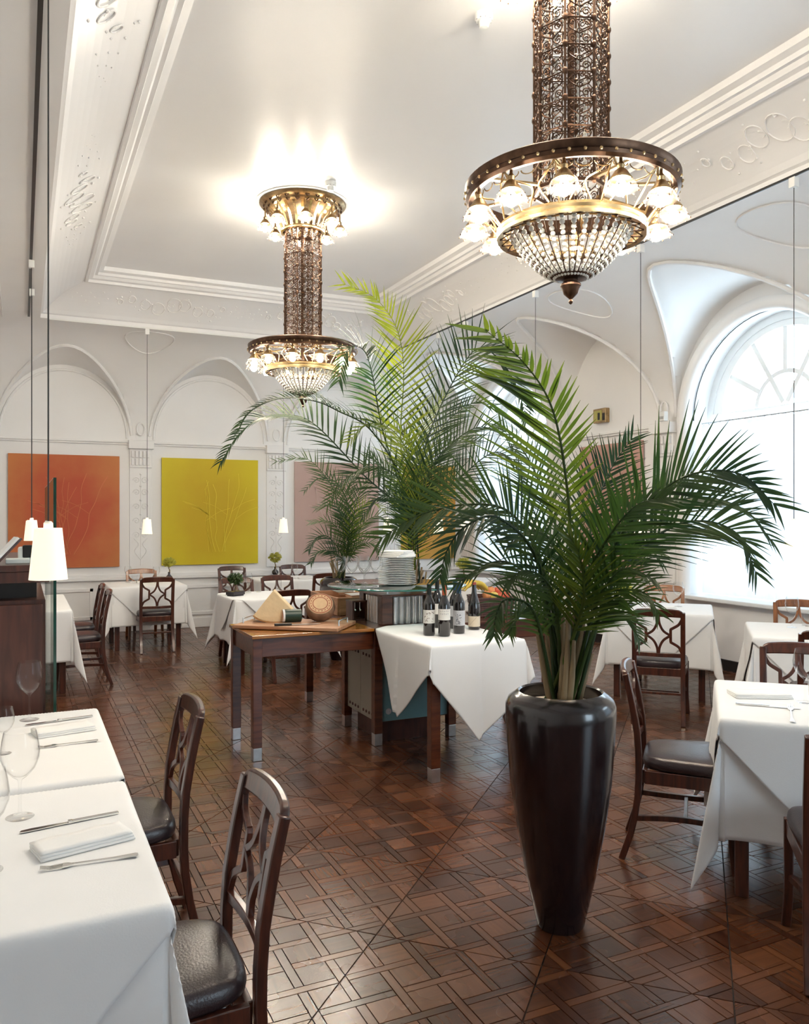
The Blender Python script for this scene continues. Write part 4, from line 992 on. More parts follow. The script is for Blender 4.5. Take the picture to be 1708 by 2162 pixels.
F1 = [
 dict(p=pix(D1, [(1205, 1180, 0), (1195, 1010, -.05), (1165, 860, -.10), (1105, 765, -.16), (1022, 694, -.22)]), l=.40, n=42, t0=.44, w=.0165, roll=.2, dr=.05, both=(1.1, .4), face=.95, m='leafm', a=54),
 dict(p=pix(D1, [(1275, 1200, -.05), (1350, 1080, -.15), (1450, 1005, -.25), (1560, 1000, -.30), (1640, 1070, -.32)]), l=.27, n=46, t0=.42, w=.0125, roll=-.5, dr=.35),
 dict(p=pix(D1, [(1290, 1240, 0), (1390, 1130, .05), (1480, 1100, .05), (1560, 1130, .05), (1598, 1215, .05)]), l=.25, n=44, t0=.45, w=.012, roll=-.25, dr=.7),
 dict(p=pix(D1, [(1280, 1210, .1), (1370, 1090, .15), (1470, 1050, .2), (1570, 1075, .2), (1632, 1145, .2)]), l=.24, n=44, t0=.40, w=.012, roll=.3, dr=.5),
 dict(p=pix(D1, [(1150, 1210, .05), (1080, 1085, .12), (985, 1065, .15), (880, 1090, .15), (800, 1140, .15)]), l=.26, n=46, t0=.42, w=.0125, roll=.55, dr=.3),
 dict(p=pix(D1, [(1140, 1200, -.1), (1055, 1095, -.2), (985, 1110, -.25), (945, 1160, -.25), (928, 1225, -.25)]), l=.20, n=40, t0=.45, w=.011, roll=0, dr=.6),
 dict(p=pix(D1, [(1185, 1180, .15), (1150, 1050, .3), (1110, 960, .4), (1050, 895, .45)]), l=.20, n=36, t0=.42, w=.008, roll=.3),
 dict(p=pix(D1, [(1235, 1200, .1), (1255, 1080, .2), (1290, 990, .3), (1335, 925, .35)]), l=.24, n=40, t0=.46, w=.011, roll=-.4),
 dict(p=pix(D1, [(1262, 1310, -.1), (1315, 1250, -.2), (1365, 1255, -.25), (1392, 1300, -.28)]), l=.17, n=34, t0=.46, w=.010, dr=.6),
 dict(p=pix(D1, [(1130, 1300, -.1), (1075, 1265, -.2), (1050, 1290, -.24), (1042, 1345, -.25)]), l=.16, n=32, t0=.42, w=.012, dr=.8, roll=0),
 dict(p=pix(D1, [(1150, 1270, .05), (1090, 1195, .1), (1030, 1190, .12), (960, 1235, .14)]), l=.19, n=38, t0=.4, w=.010, dr=.5),
 dict(p=pix(D1, [(1255, 1260, .1), (1300, 1170, .2), (1360, 1150, .25), (1400, 1190, .3)]), l=.19, n=38, t0=.46, w=.010),
 dict(p=pix(D1, [(1225, 1300, -.15), (1232, 1230, -.22), (1222, 1170, -.25), (1200, 1130, -.25)]), l=.20, n=30, t0=.46, w=.012, m='leafm', roll=.7, a=45),
 dict(p=pix(D1, [(1200, 1250, 0), (1170, 1150, 0), (1120, 1120, 0), (1070, 1150, 0)]), l=.19, n=38, t0=.46, w=.010),
 dict(p=pix(D1, [(1235, 1240, -.1), (1275, 1150, -.2), (1340, 1070, -.3), (1410, 1050, -.35)]), l=.23, n=40, t0=.46, w=.012, roll=-.3),
 dict(p=pix(D1, [(1175, 1290, -.1), (1150, 1225, -.15), (1105, 1205, -.2), (1065, 1235, -.22)]), l=.16, n=34, t0=.46, w=.010, dr=.6),
 dict(p=pix(D1, [(1245, 1330, .05), (1290, 1290, .1), (1330, 1310, .12), (1350, 1355, .14)]), l=.15, n=34, t0=.46, w=.009, dr=.6),
 dict(p=pix(D1, [(1250, 1300, -.12), (1285, 1230, -.2), (1325, 1200, -.25), (1385, 1225, -.3)]), l=.18, n=36, t0=.46, w=.010, dr=.5),
 dict(p=pix(D1, [(1160, 1330, .05), (1125, 1290, .08), (1090, 1300, .1), (1075, 1340, .1)]), l=.14, n=30, t0=.46, w=.009, dr=.6),
]
palm(tuple(P(1183, 1952, 0).xy)+(0,), 'feathery palm in the tall dark aubergine planter standing on the open parquet', F1, 3, 14)
D2 = 7.25
F2 = [
 dict(p=pix(D2, [(862, 1090, 0), (846, 930, 0), (852, 790, -.15), (838, 695, -.25), (790, 628, -.35), (722, 598, -.4)]), l=.42, n=56, t0=.42, w=.0165, dr=.12, m='leafy', face=.92),
 dict(p=pix(D2, [(850, 1090, 0), (765, 1000, .0), (663, 895, .05), (600, 876, .1), (545, 885, .1), (500, 922, .1), (464, 980, .1)]), l=.36, n=74, t0=.30, w=.0165, dr=1.1, face=.5),
 dict(p=pix(D2, [(855, 1040, -.1), (787, 913, -.3), (714, 868, -.55), (660, 846, -.68), (590, 842, -.7), (531, 868, -.7), (500, 912, -.7)]), l=.33, n=70, t0=.40, w=.0155, dr=1.3, face=.35, both=(1, .9)),
 dict(p=pix(D2, [(850, 1050, 0), (808, 910, -.1), (787, 796, -.3), (768, 740, -.5), (735, 738, -.65), (714, 810, -.7)]), l=.42, n=52, t0=.55, w=.015, dr=1.1, face=.5),
 dict(p=pix(D2, [(880, 1050, 0), (905, 920, 0), (960, 800, 0), (1010, 735, 0), (1060, 765, 0), (1095, 825, 0), (1112, 890, 0)]), l=.48, n=66, t0=.44, w=.016, dr=.6, face=.5),
 dict(p=pix(D2, [(885, 1070, .1), (930, 965, .2), (1000, 905, .25), (1060, 915, .3), (1095, 965, .3)]), l=.36, n=52, t0=.36, w=.014, dr=.6),
 dict(p=pix(D2, [(892, 1090, -.1), (970, 1010, -.2), (1045, 955, -.3), (1095, 990, -.35), (1110, 1040, -.35)]), l=.34, n=48, t0=.36, w=.013, dr=.6),
 dict(p=pix(D2, [(880, 1080, .1), (900, 980, .2), (935, 900, .25), (1000, 850, .3), (1040, 860, .3)]), l=.36, n=50, t0=.36, w=.013, roll=-.4),
 dict(p=pix(D2, [(860, 1090, -.1), (840, 1010, -.2), (780, 985, -.3), (720, 1020, -.35), (690, 1070, -.35)]), l=.30, n=46, t0=.36, w=.012, dr=.7),
 dict(p=pix(D2, [(868, 1060, -.1), (865, 970, -.2), (830, 910, -.3), (775, 895, -.4), (735, 935, -.4)]), l=.32, n=48, t0=.36, w=.013, m='leafy', dr=.6),
 dict(p=pix(D2, [(872, 1060, .1), (880, 960, .2), (900, 885, .25), (940, 830, .3)]), l=.38, n=44, t0=.36, w=.013, m='leafy', roll=.4),
 dict(p=pix(D2, [(880, 1100, -.2), (915, 1035, -.3), (965, 1010, -.4), (1010, 1040, -.4), (1025, 1085, -.4)]), l=.30, n=46, t0=.36, w=.012, dr=.7),
 dict(p=pix(D2, [(865, 1110, -.2), (845, 1060, -.3), (800, 1050, -.35), (765, 1090, -.35)]), l=.28, n=42, t0=.34, w=.012, dr=.7),
 dict(p=pix(D2, [(875, 1100, .2), (890, 1020, .3), (870, 940, .35), (835, 900, .4)]), l=.34, n=44, t0=.34, w=.012),
 dict(p=pix(D2, [(875, 1090, -.2), (905, 1000, -.3), (950, 940, -.35), (1015, 930, -.4)]), l=.34, n=48, t0=.34, w=.013, roll=.3),
 dict(p=pix(D2, [(875, 1120, -.2), (880, 1070, -.3), (905, 1030, -.35), (950, 1050, -.35)]), l=.26, n=40, t0=.3, w=.012, m='leafy'),
 dict(p=pix(D2, [(868, 1120, .1), (850, 1060, .2), (820, 1000, .25), (780, 960, .3)]), l=.30, n=42, t0=.3, w=.012),
]
b2 = PD(872, 1089, D2)
palm((b2.x, b2.y, 0), 'largest palm with long arching fronds rising behind the serving island', F2, 5, 10, lk=1.0)
D3 = 8.95
F3 = [
 dict(p=pix(D3, [(728, 1150, 0), (712, 1060, 0), (690, 1010, 0), (645, 968, 0), (580, 975, 0)]), l=.30, n=44, t0=.36, w=.012, roll=.4),
 dict(p=pix(D3, [(725, 1180, 0), (695, 1135, -.1), (668, 1135, -.15), (650, 1165, -.15)]), l=.28, n=40, t0=.34, w=.012, dr=.6),
 dict(p=pix(D3, [(728, 1190, -.1), (700, 1165, -.2), (672, 1165, -.25), (655, 1192, -.25)]), l=.26, n=38, t0=.34, w=.012, dr=.7),
 dict(p=pix(D3, [(738, 1150, .1), (748, 1080, .15), (770, 1020, .2), (812, 995, .2)]), l=.30, n=42, t0=.34, w=.012),
 dict(p=pix(D3, [(735, 1150, 0), (735, 1070, 0), (712, 1020, 0), (672, 1010, 0), (640, 1040, 0)]), l=.28, n=42, t0=.34, w=.012, dr=.6),
 dict(p=pix(D3, [(740, 1170, 0), (765, 1110, 0), (800, 1090, 0), (835, 1120, 0)]), l=.28, n=42, t0=.34, w=.012, dr=.6),
 dict(p=pix(D3, [(735, 1160, -.2), (725, 1095, -.3), (700, 1065, -.3), (665, 1075, -.3)]), l=.27, n=40, t0=.34, w=.011),
 dict(p=pix(D3, [(740, 1160, -.2), (752, 1090, -.3), (782, 1060, -.35), (815, 1080, -.35)]), l=.27, n=40, t0=.34, w=.011, m='leafy'),
 dict(p=pix(D3, [(736, 1150, .1), (730, 1080, .2), (742, 1020, .25), (775, 980, .3)]), l=.28, n=40, t0=.34, w=.011),
 dict(p=pix(D3, [(738, 1180, -.2), (760, 1150, -.3), (790, 1150, -.35), (805, 1180, -.35)]), l=.24, n=38, t0=.46, w=.011, dr=.6),
 dict(p=pix(D3, [(732, 1170, -.2), (715, 1120, -.25), (690, 1100, -.3), (652, 1105, -.3)]), l=.26, n=40, t0=.34, w=.011, dr=.5),
]
b3 = P(716, 1392, 0)
palm((b3.x, b3.y, 0), 'small palm in a dark planter in front of the dusty pink painting', F3, 8, 8, nk=.66, lk=.8)
# ================================================================== GLASSWARE, CUTLERY, NAPKINS
GP = [(.0001, .002), (.036, .002), (.038, .0035), (.020, .006), (.006, .012), (.0042, .03), (.0040, .095), (.006, .108), (.020, .118), (.040, .140), (.051, .168), (.0525, .19), (.048, .22), (.0425, .245), (.0415, .245), (.0465, .22), (.051, .19), (.0495, .168), (.0385, .1415), (.018, .1205), (.0001, .114)]
wine_me = MB().lathe(GP, 28).mesh('wine_glass', M['glass'], 50)
TP = [(.0001, 0), (.028, 0), (.030, .004), (.036, .10), (.0345, .10), (.0285, .008), (.0001, .008)]
tumb_me = MB().lathe(TP, 20).mesh('water_glass', M['glass'], 50)
def glass(p, label, s=1.0, me=None, group='clear wine glasses', nm='wine_glass', cat='wine glass'):
    o = bpy.data.objects.new(nm, me or wine_me); C.objects.link(o); o.location = p; o.scale = (s,)*3; return tag(o, label, cat, group)
def tumbler(p, label, s=1.0): return glass(p, label, s, tumb_me, 'clear water glasses', 'water_glass', 'water glass')
TQ = .7675
glass(P(42, 1727, TQ), 'large clear wine glass beside the silver knife on the table with long fork')
glass(P(-30, 1842, TQ), 'large clear wine glass cut off by the picture edge')
glass(P(62, 1521, TQ), 'clear wine glass standing in front of the walnut cabinet')
glass(P(8, 1592, TQ), 'small clear wine glass on the table beside the walnut cabinet', .68)
glass(P(1700, 1484, TQ), 'large clear wine glass beside the folded napkin by the tall planter')
tumbler(P(1722, 1470, TQ), 'clear water glass next to the folded napkin by the planter')
glass(P(1362, 1281, TQ), 'clear wine glass by the bonsai on the table where a chair shows its back', .95)
glass(P(1432, 1281, TQ), 'clear wine glass before the orange lit chair near the wall socket', .95)
glass(P(1672, 1325, TQ), 'clear wine glass on the table under the window sill', .95)
tumbler(P(1702, 1322, TQ), 'clear water glass on the table under the window sill')
glass(P(524, 1252, TQ), 'clear wine glass right of the small dark bonsai', .9)
glass((2.20, 8.86, TQ), 'clear wine glass behind the small dark bonsai', .95)
tumbler(P(546, 1250, TQ), 'clear water glass on the bonsai table beside the parmesan')
tumbler(P(588, 1243, TQ), 'clear water glass on the bonsai table near the dark chair')
glass(P(588, 1227, TQ), 'clear wine glass at the table corner by the yellow bonsai', .8)
glass(P(622, 1222, TQ), 'clear wine glass before the chair right of the yellow bonsai', .85)
glass(P(270, 1230, TQ), 'clear wine glass on the table with the bud vase tree, by the wall chair', .85)
tumbler(P(284, 1231, TQ), 'clear water glass on the table with the bud vase tree')
glass(P(330, 1231, TQ), 'clear wine glass next to the tree in the bud vase', .85)
def along(name, a, b, label, cat, group):        # thing lying from pixel a to pixel b on the cloth
    p, q = P(a[0], a[1], TQ), P(b[0], b[1], TQ); d = q-p
    return thing(name, label, cat, (p+q)/2, math.atan2(d.y, d.x), group), d.length
def knife(a, b, label):
    t, L = along('table_knife', a, b, label, 'knife', 'silver table knives'); h = L/2
    MB().sweep([(-h, 0, .004), (-h*.2, 0, .005), (0, 0, .005)], [(-.007, -.0035), (.007, -.0035), (.007, .0035), (-.007, .0035)], (0, 0, 1)).build('handle', M['silver'], t, bevel=.002)
    MB().prism([(0, -.005), (h*.75, -.010), (h*.95, -.007), (h, .004), (h*.9, .008), (0, .006)], .0025, .0045).build('blade', M['silver'], t)
    MB().box((0, 0, .005), (.012, .016, .009)).build('collar', M['silver'], t, bevel=.002)
def fork(a, b, label):                           # a = tines, b = handle end
    t, L = along('table_fork', a, b, label, 'fork', 'silver table forks'); h = L/2
    MB().prism([(-h*.35, -.003), (h*.5, -.004), (h*.95, -.010), (h, -.006), (h, .006), (h*.95, .010), (h*.5, .004), (-h*.35, .003)], .004, .007).build('handle', M['silver'], t, bevel=.001)
    MB().prism([(-h*.55, -.012), (-h*.45, -.011), (-h*.33, -.003), (-h*.33, .003), (-h*.45, .011), (-h*.55, .012)], .003, .006).build('head', M['silver'], t)
    for k in range(4): y = -.0105+k*.007; MB().bar([(-h*.55, y, .004), (-h*.8, y, .002), (-h, y, .006)], .003, .002, (0, 0, 1)).build('tine', M['silver'], t)
def napkin(c, wd, dp, rz, label):
    t = thing('folded_napkin', label, 'napkin', P(c[0], c[1], TQ), rz, 'folded white napkins')
    for k in range(3):
        n = 14; vs = []; fs = []
        for j in range(5):
            for i in range(n+1):
                x = -wd/2+wd*i/n; y = -dp/2+dp*j/4; z = .002+k*.0055+.0015*math.sin(i*.9+k)*math.sin(j*1.3); vs.append((x*(1-.01*k), y+.006*k, z))
        for j in range(4):
            for i in range(n): a = j*(n+1)+i; fs.append((a, a+1, a+n+2, a+n+1))
        o = MB().add(vs, fs).build('napkin_fold', M['napkin'], t, smooth=60); m = o.modifiers.new('thickness', 'SOLIDIFY'); m.thickness = .0045; m.offset = 1
napkin((176, 1784), .235, .10, R(14), 'folded white napkin between knife and fork beside the large glass')
knife((250, 1718), (40, 1760), 'silver table knife between wine glass and napkin on the near table')
fork((84, 1838), (292, 1808), 'silver table fork lying along the napkin edge on the near table')
napkin((135, 1545), .22, .11, R(12), 'folded white napkin on the table beside the walnut cabinet')
knife((195, 1513), (52, 1533), 'silver table knife on the table beside the walnut cabinet')
fork((80, 1580), (207, 1565), 'silver table fork on the table beside the walnut cabinet')
napkin((1604, 1470), .26, .13, R(-28), 'folded white napkin on the table beside the tall planter')
knife((1553, 1487), (1692, 1498), 'silver table knife along the napkin by the tall planter')
fork((1668, 1490), (1673, 1527), 'silver table fork pointing to the knife by the tall planter')
napkin((1400, 1285), .22, .10, R(-25), 'folded white napkin where a chair is seen from behind')
napkin((305, 1230), .20, .09, 0, 'folded white napkin on the table with the bud vase tree')
napkin((645, 1222), .20, .09, 0, 'folded white napkin on the table with the yellow bonsai')
# ================================================================== BONSAI AND VASES
def crown(seed, r, n, sz=.012, flat=.75):
    r_ = random.Random(seed); m = MB()
    for i in range(n):
        v = Vector((r_.gauss(0, 1), r_.gauss(0, 1), r_.gauss(0, 1))).normalized()*r*r_.uniform(.45, 1); v.z *= flat
        a = Vector((r_.uniform(-1, 1), r_.uniform(-1, 1), r_.uniform(-.4, 1))).normalized(); b = a.orthogonal().normalized(); c = a.cross(b); s = sz*r_.uniform(.7, 1.3)
        m.add([v-a*s, v+b*s*.5+c*s*.1, v+a*s, v-b*s*.5+c*s*.1], [(0, 1, 2, 3)])
    return m
def bonsai(p, label, leafm, r, h, pot='tray', s=1.0, seed=1):
    t = thing('bonsai', label, 'small plant', p, R(30)); t.scale = (s,)*3
    if pot == 'tray':
        MB().prism([(-.075, -.05), (.075, -.05), (.075, .05), (-.075, .05)], 0, .012).build('pot_foot', M['vase'], t, bevel=.004); MB().prism([(-.085, -.06), (.085, -.06), (.085, .06), (-.085, .06)], .012, .05).build('pot', M['vase'], t, bevel=.008); b = .05
    else:
        MB().lathe([(.0001, 0), (.034, 0), (.046, .018), (.048, .04), (.036, .06), (.016, .078), (.013, .10), (.017, .112), (.0001, .108)], 22).build('pot', M['vase'], t, smooth=50); b = .10
    MB().tube(spline([(0, 0, b-.01), (.012, .004, b+h*.35), (-.008, 0, b+h*.7), (0, 0, b+h)], 12), [.011-.0006*i for i in range(13)], 6).build('trunk', M['bark'], t, smooth=60)
    for k in range(4): a = k*1.6; MB().tube([(0, 0, b+h*.65), (r*.4*math.cos(a), r*.4*math.sin(a), b+h+.02), (r*.75*math.cos(a), r*.75*math.sin(a), b+h+r*.45)], .003, 4).build('branch', M['bark'], t)
    o = crown(seed, r, 700, .015).build('foliage', M[leafm], t); o.location = (0, 0, b+h+r*.5)
    return t
bonsai(P(497, 1258, TQ), 'small dark green bonsai in a square black pot on the white table', 'bonsai', .085, .09, 'tray', 1.0, 1)
bonsai(P(357, 1226, TQ), 'tiny yellow green tree in a round dark bud vase', 'ybonsai', .085, .10, 'vase', 1.0, 2)
bonsai(P(581, 1213, TQ), 'yellow bonsai under the pendant between yellow and pink paintings', 'ybonsai', .10, .10, 'vase', 1.0, 3)
bonsai(P(979, 1226, TQ), 'yellow bonsai in a shallow tray beyond the wine bottles', 'ybonsai', .09, .10, 'tray', 1.15, 4)
bonsai(P(1318, 1284, TQ), 'bonsai in a dark pot half hidden by palm leaves at the window table', 'ybonsai', .08, .08, 'tray', 1.0, 5)
# ================================================================== CHEESE BOARD
ba = math.atan2(-.48, .61); bc = Vector((1.765, 5.57, IZ+.001))
bd = thing('cheese_board', 'pale wooden serving board with metal handles on the honey wood wing', 'board', bc, ba)
MB().box((0, 0, .016), (.77, .43, .024)).build('board', M['box'], bd, bevel=.004)
for sx in (-1, 1):
    MB().box((sx*.33, 0, .003), (.03, .36, .006)).build('foot_batten', M['box'], bd)
    MB().tube([(sx*.355, -.10, .028), (sx*.355, -.10, .062), (sx*.355, .10, .062), (sx*.355, .10, .028)], .005, 6).build('handle', M['steel'], bd, smooth=50)
BT = IZ+.030
M['parm'] = pm('parmesan_paste', (.74, .56, .33), .75, var=.06, scale=14, bump=.25, bscale=35); M['rind'] = pm('amber_rind', (.50, .24, .08), .5, var=.2, scale=10)
M['crust'] = pm('brown_cheese_crust', (.20, .115, .07), .75, var=.35, scale=12, bump=.4, bscale=25); M['cface'] = pm('cheese_face_label', (.62, .42, .24), .6, var=.08, scale=30); M['cring'] = pm('red_brown_ring', (.32, .10, .05), .6, var=.1); M['dkgreen'] = pm('dark_green_paper', (.010, .035, .022), .4, var=.2); M['sausage'] = pm('red_wax_face', (.42, .12, .055), .5, var=.1)
def px_on(u, v, z=BT): return P(u, v, z)
w = thing('parmesan_wedge', 'big pale parmesan wedge with an amber rind on the board', 'cheese', px_on(583, 1311), R(-20))
outer = [Vector((.21*math.cos(a)-.02, .17*math.sin(a), z)) for z in (0, .05) for a in [R(-115+i*14) for i in range(0, 1)]]
vs = []; n = 12                                   # triangular wedge standing on its rind, point up
for k in range(n+1):
    a = R(200+140*k/n); c_, s_ = math.cos(a), math.sin(a)
    for y in (-.075, .085): vs.append((.165*c_, y, .07+.075*s_+.0))
for y in (-.055, .065): vs.append((-.015, y, .222))
fs = [(2*k, 2*k+1, 2*k+3, 2*k+2) for k in range(n)]; top = 2*(n+1)
fs2 = [tuple([2*k for k in range(n, -1, -1)]+[top]), tuple([2*k+1 for k in range(n+1)]+[top+1]), (0, top, top+1, 1), (2*n, 2*n+1, top+1, top)]
zmin = min(v[2] for v in vs); vs = [(x, y, z-zmin) for x, y, z in vs]
MB().add(vs, fs2+fs).build('paste', M['parm'], w, bevel=.006)
rn = MB(); rn.add([(x*1.02, y*1.01, z-.002 if z > .001 else z) for x, y, z in vs[:2*(n+1)]], fs); o = rn.build('rind', M['rind'], w); m = o.modifiers.new('thickness', 'SOLIDIFY'); m.thickness = .006; m.offset = 0
cy = thing('wrapped_cheese', 'small lying cheese roll with red end and dark green wrapper', 'cheese', px_on(617, 1313), R(-8))
T_ = Matrix.Translation((0, 0, .046)) @ Matrix.Rotation(PI/2, 4, 'Y')
MB().lathe([(.0001, -.068), (.040, -.068), (.040, .06), (.0001, .06)], 24, M=T_).build('cheese', M['sausage'], cy, smooth=40)
MB().lathe([(.041, -.064), (.0455, -.062), (.0455, .062), (.041, .064), (.0001, .064)], 24, M=T_).build('wrapper', M['dkgreen'], cy, smooth=40)
MB().lathe([(.040, -.070), (.0462, -.070), (.0462, -.056), (.040, -.056)], 24, M=T_, closed=True).build('wrapper_band', M['napkin'], cy, smooth=40)
dm = MB()
for k in range(9): a = R(20+k*18); dm.bar([T_ @ Vector((.0466*math.cos(a+.16*math.sin(i*.8)), .0466*math.sin(a+.16*math.sin(i*.8)), -.035+.012*i)) for i in range(7)], .0025, .001, (0, 0, 1))
dm.build('wrapper_print', M['napkin'], cy)
wh = thing('round_cheese', 'brown crusted cheese wheel leaning with a ringed pale face', 'cheese', px_on(676, 1311), 0)
T_ = Matrix.Translation((0, 0, .098)) @ Matrix.Rotation(-YAW+.12, 4, 'Z') @ Matrix.Rotation(R(48), 4, 'X')
MB().lathe([(.0001, -.05), (.085, -.05), (.102, -.035), (.108, 0), (.102, .035), (.094, .046), (.0001, .048)], 32, M=T_).build('crust', M['crust'], wh, smooth=45)
MB().lathe([(.0001, .0495), (.088, .0495), (.090, .046)], 32, M=T_).build('face_label', M['cface'], wh)
for r0, r1 in ((.078, .086), (.050, .056)): MB().lathe([(r0, .0496), (r0, .0506), (r1, .0506), (r1, .0496)], 32, M=T_, closed=True).build('label_ring', M['cring'], wh)
mk = MB()
for k in range(18): a = 2*PI*k/18; mk.box((.067*math.cos(a), .067*math.sin(a), .0502), (.012, .006, .0012), a+PI/2, M=T_)
mk.build('label_marks', M['cring'], wh)
kn = thing('cheese_knife', 'black handled cheese knife lying along the board front', 'knife', px_on(625, 1320), ba+R(28))
MB().box((-.09, 0, .009), (.12, .022, .016)).build('handle', M['black'], kn, bevel=.004); MB().prism([(-.03, -.012), (.14, -.014), (.17, .0), (.14, .012), (-.03, .010)], .004, .007).build('blade', M['steel'], kn)
# ================================================================== CRATE, TRAYS, CADDY ON THE REAR WING
cr = thing('wooden_crate', 'long open pale wood tray box behind the cheese wheel', 'box', (2.52, 6.36, IZ+.001), R(0))
for sx in (-1, 1): MB().box((sx*.255, 0, .07), (.018, .66, .14)).build('side_board', M['box'], cr, bevel=.003)
for sy in (-1, 1): MB().box((0, sy*.325, .07), (.49, .018, .14)).build('end_board', M['box'], cr, bevel=.003)
MB().box((0, 0, .008), (.49, .63, .016)).build('bottom', M['box'], cr)
for k in range(5): MB().box((-.266, -.2+k*.03, .06), (.004, .012, .03)).build('slot', M['dark'], cr)
for k, y in enumerate((-.15, .15)):
    tr_ = MB().lathe([(.0001, .0), (.12, .0), (.14, .02), (.146, .02), (.125, -.006), (.0001, -.006)], 4, M=Matrix.Translation((2.52, 6.36+y, IZ+.128)) @ Matrix.Rotation(PI/4, 4, 'Z') @ Matrix.Diagonal((1.2, 1.0, 1, 1))).build('steel_tray', M['silver'], None)
    tag(tr_, 'shallow steel tray resting in the long wooden box, '+('nearer the pedestal' if k == 0 else 'farther from the pedestal'), 'tray', 'steel trays')
cd_ = thing('utensil_caddy', 'dark wooden utensil caddy against the steel pedestal', 'caddy', (2.30, 5.74, IZ+.001))
MB().box((0, .06, .075), (.11, .014, .15)).build('back_panel', M['island'], cd_); MB().box((0, 0, .146), (.12, .14, .012)).build('top_panel', M['island'], cd_)
for sx in (-1, 1): MB().box((sx*.052, 0, .07), (.012, .13, .14)).build('side_panel', M['cab'], cd_)
MB().box((0, 0, .006), (.11, .13, .012)).build('bottom_panel', M['cab'], cd_)
for k in (-1, 1): MB().tube([(k*.02, -.02, .14), (k*.02, -.02, .09), (k*.02, -.03, .07), (k*.02, -.045, .08)], .003, 5).build('hook', M['steel'], cd_)
# ================================================================== PLATES AND GLASSES ON THE GLASS DISC
PP = [(.0001, 0), (.075, 0), (.085, .004), (.135, .014), (.142, .016), (.142, .019), (.134, .0185), (.084, .008), (.0001, .006)]
plate_me = MB().lathe(PP, 36).mesh('dinner_plate', M['porcelain'], 40)
zz = GZ+.0015; pc = PD(838, 1200, 6.05)
for k in range(16):
    o = bpy.data.objects.new('dinner_plate', plate_me); C.objects.link(o); s = 1.0 if k < 8 else .90
    o.location = (pc.x+rnd.uniform(-.004, .004), pc.y+rnd.uniform(-.004, .004), zz); o.scale = (s, s, .8); zz += .0128
    tag(o, 'white plate in the tall stack on the glass disc', 'plate', 'plates stacked on the glass disc')
zz += .004
for k in range(5):
    o = MB().box((0, 0, .0045), (.20-.004*k, .20-.002*k, .0085)).build('table_napkin', M['napkin'], None, bevel=.003); o.location = (pc.x+.004*(k % 2), pc.y, zz); o.rotation_euler = (0, 0, R(20+6*k)); zz += .0092
    tag(o, 'folded white cloth napkin on top of the plate stack', 'napkin', 'napkins on the plates')
k = 0
for i in range(5):
    for j in range(4):
        x = -.44+i*.095+(.04 if j % 2 else 0); y = -.20+j*.115
        if math.hypot(x, y) > .46 or math.hypot(x+CXI-pc.x, y+CYI-pc.y) < .20: continue
        glass((CXI+x, CYI+y, GZ+.0015), 'clear wine glass standing among others on the glass disc', .86, None, 'wine glasses on the glass disc')
# ================================================================== WINE BOTTLES
BP = [(.0001, 0), (.034, 0), (.0375, .006), (.0375, .185), (.034, .205), (.022, .228), (.0145, .25), (.0135, .315), (.0001, .315)]
M['cap_k'] = pm('black_capsule', (.012, .018, .016), .35, var=.1); M['cap_o'] = pm('orange_capsule', (.42, .085, .03), .4, var=.1); M['cap_b'] = pm('blue_capsule', (.02, .055, .11), .35, var=.1); M['cap_r'] = pm('rust_capsule', (.28, .06, .045), .4, var=.1)
M['lab'] = pm('white_paper_label', (.72, .70, .66), .7, var=.03, scale=20); M['lab_g'] = pm('grey_paper_label', (.52, .52, .54), .7, var=.08, scale=20); M['lab_c'] = pm('cream_paper_label', (.66, .56, .42), .7, var=.05, scale=20); M['ink'] = pm('brown_ink', (.11, .055, .035), .7, var=.3); M['inkg'] = pm('grey_ink', (.20, .20, .22), .7, var=.3)
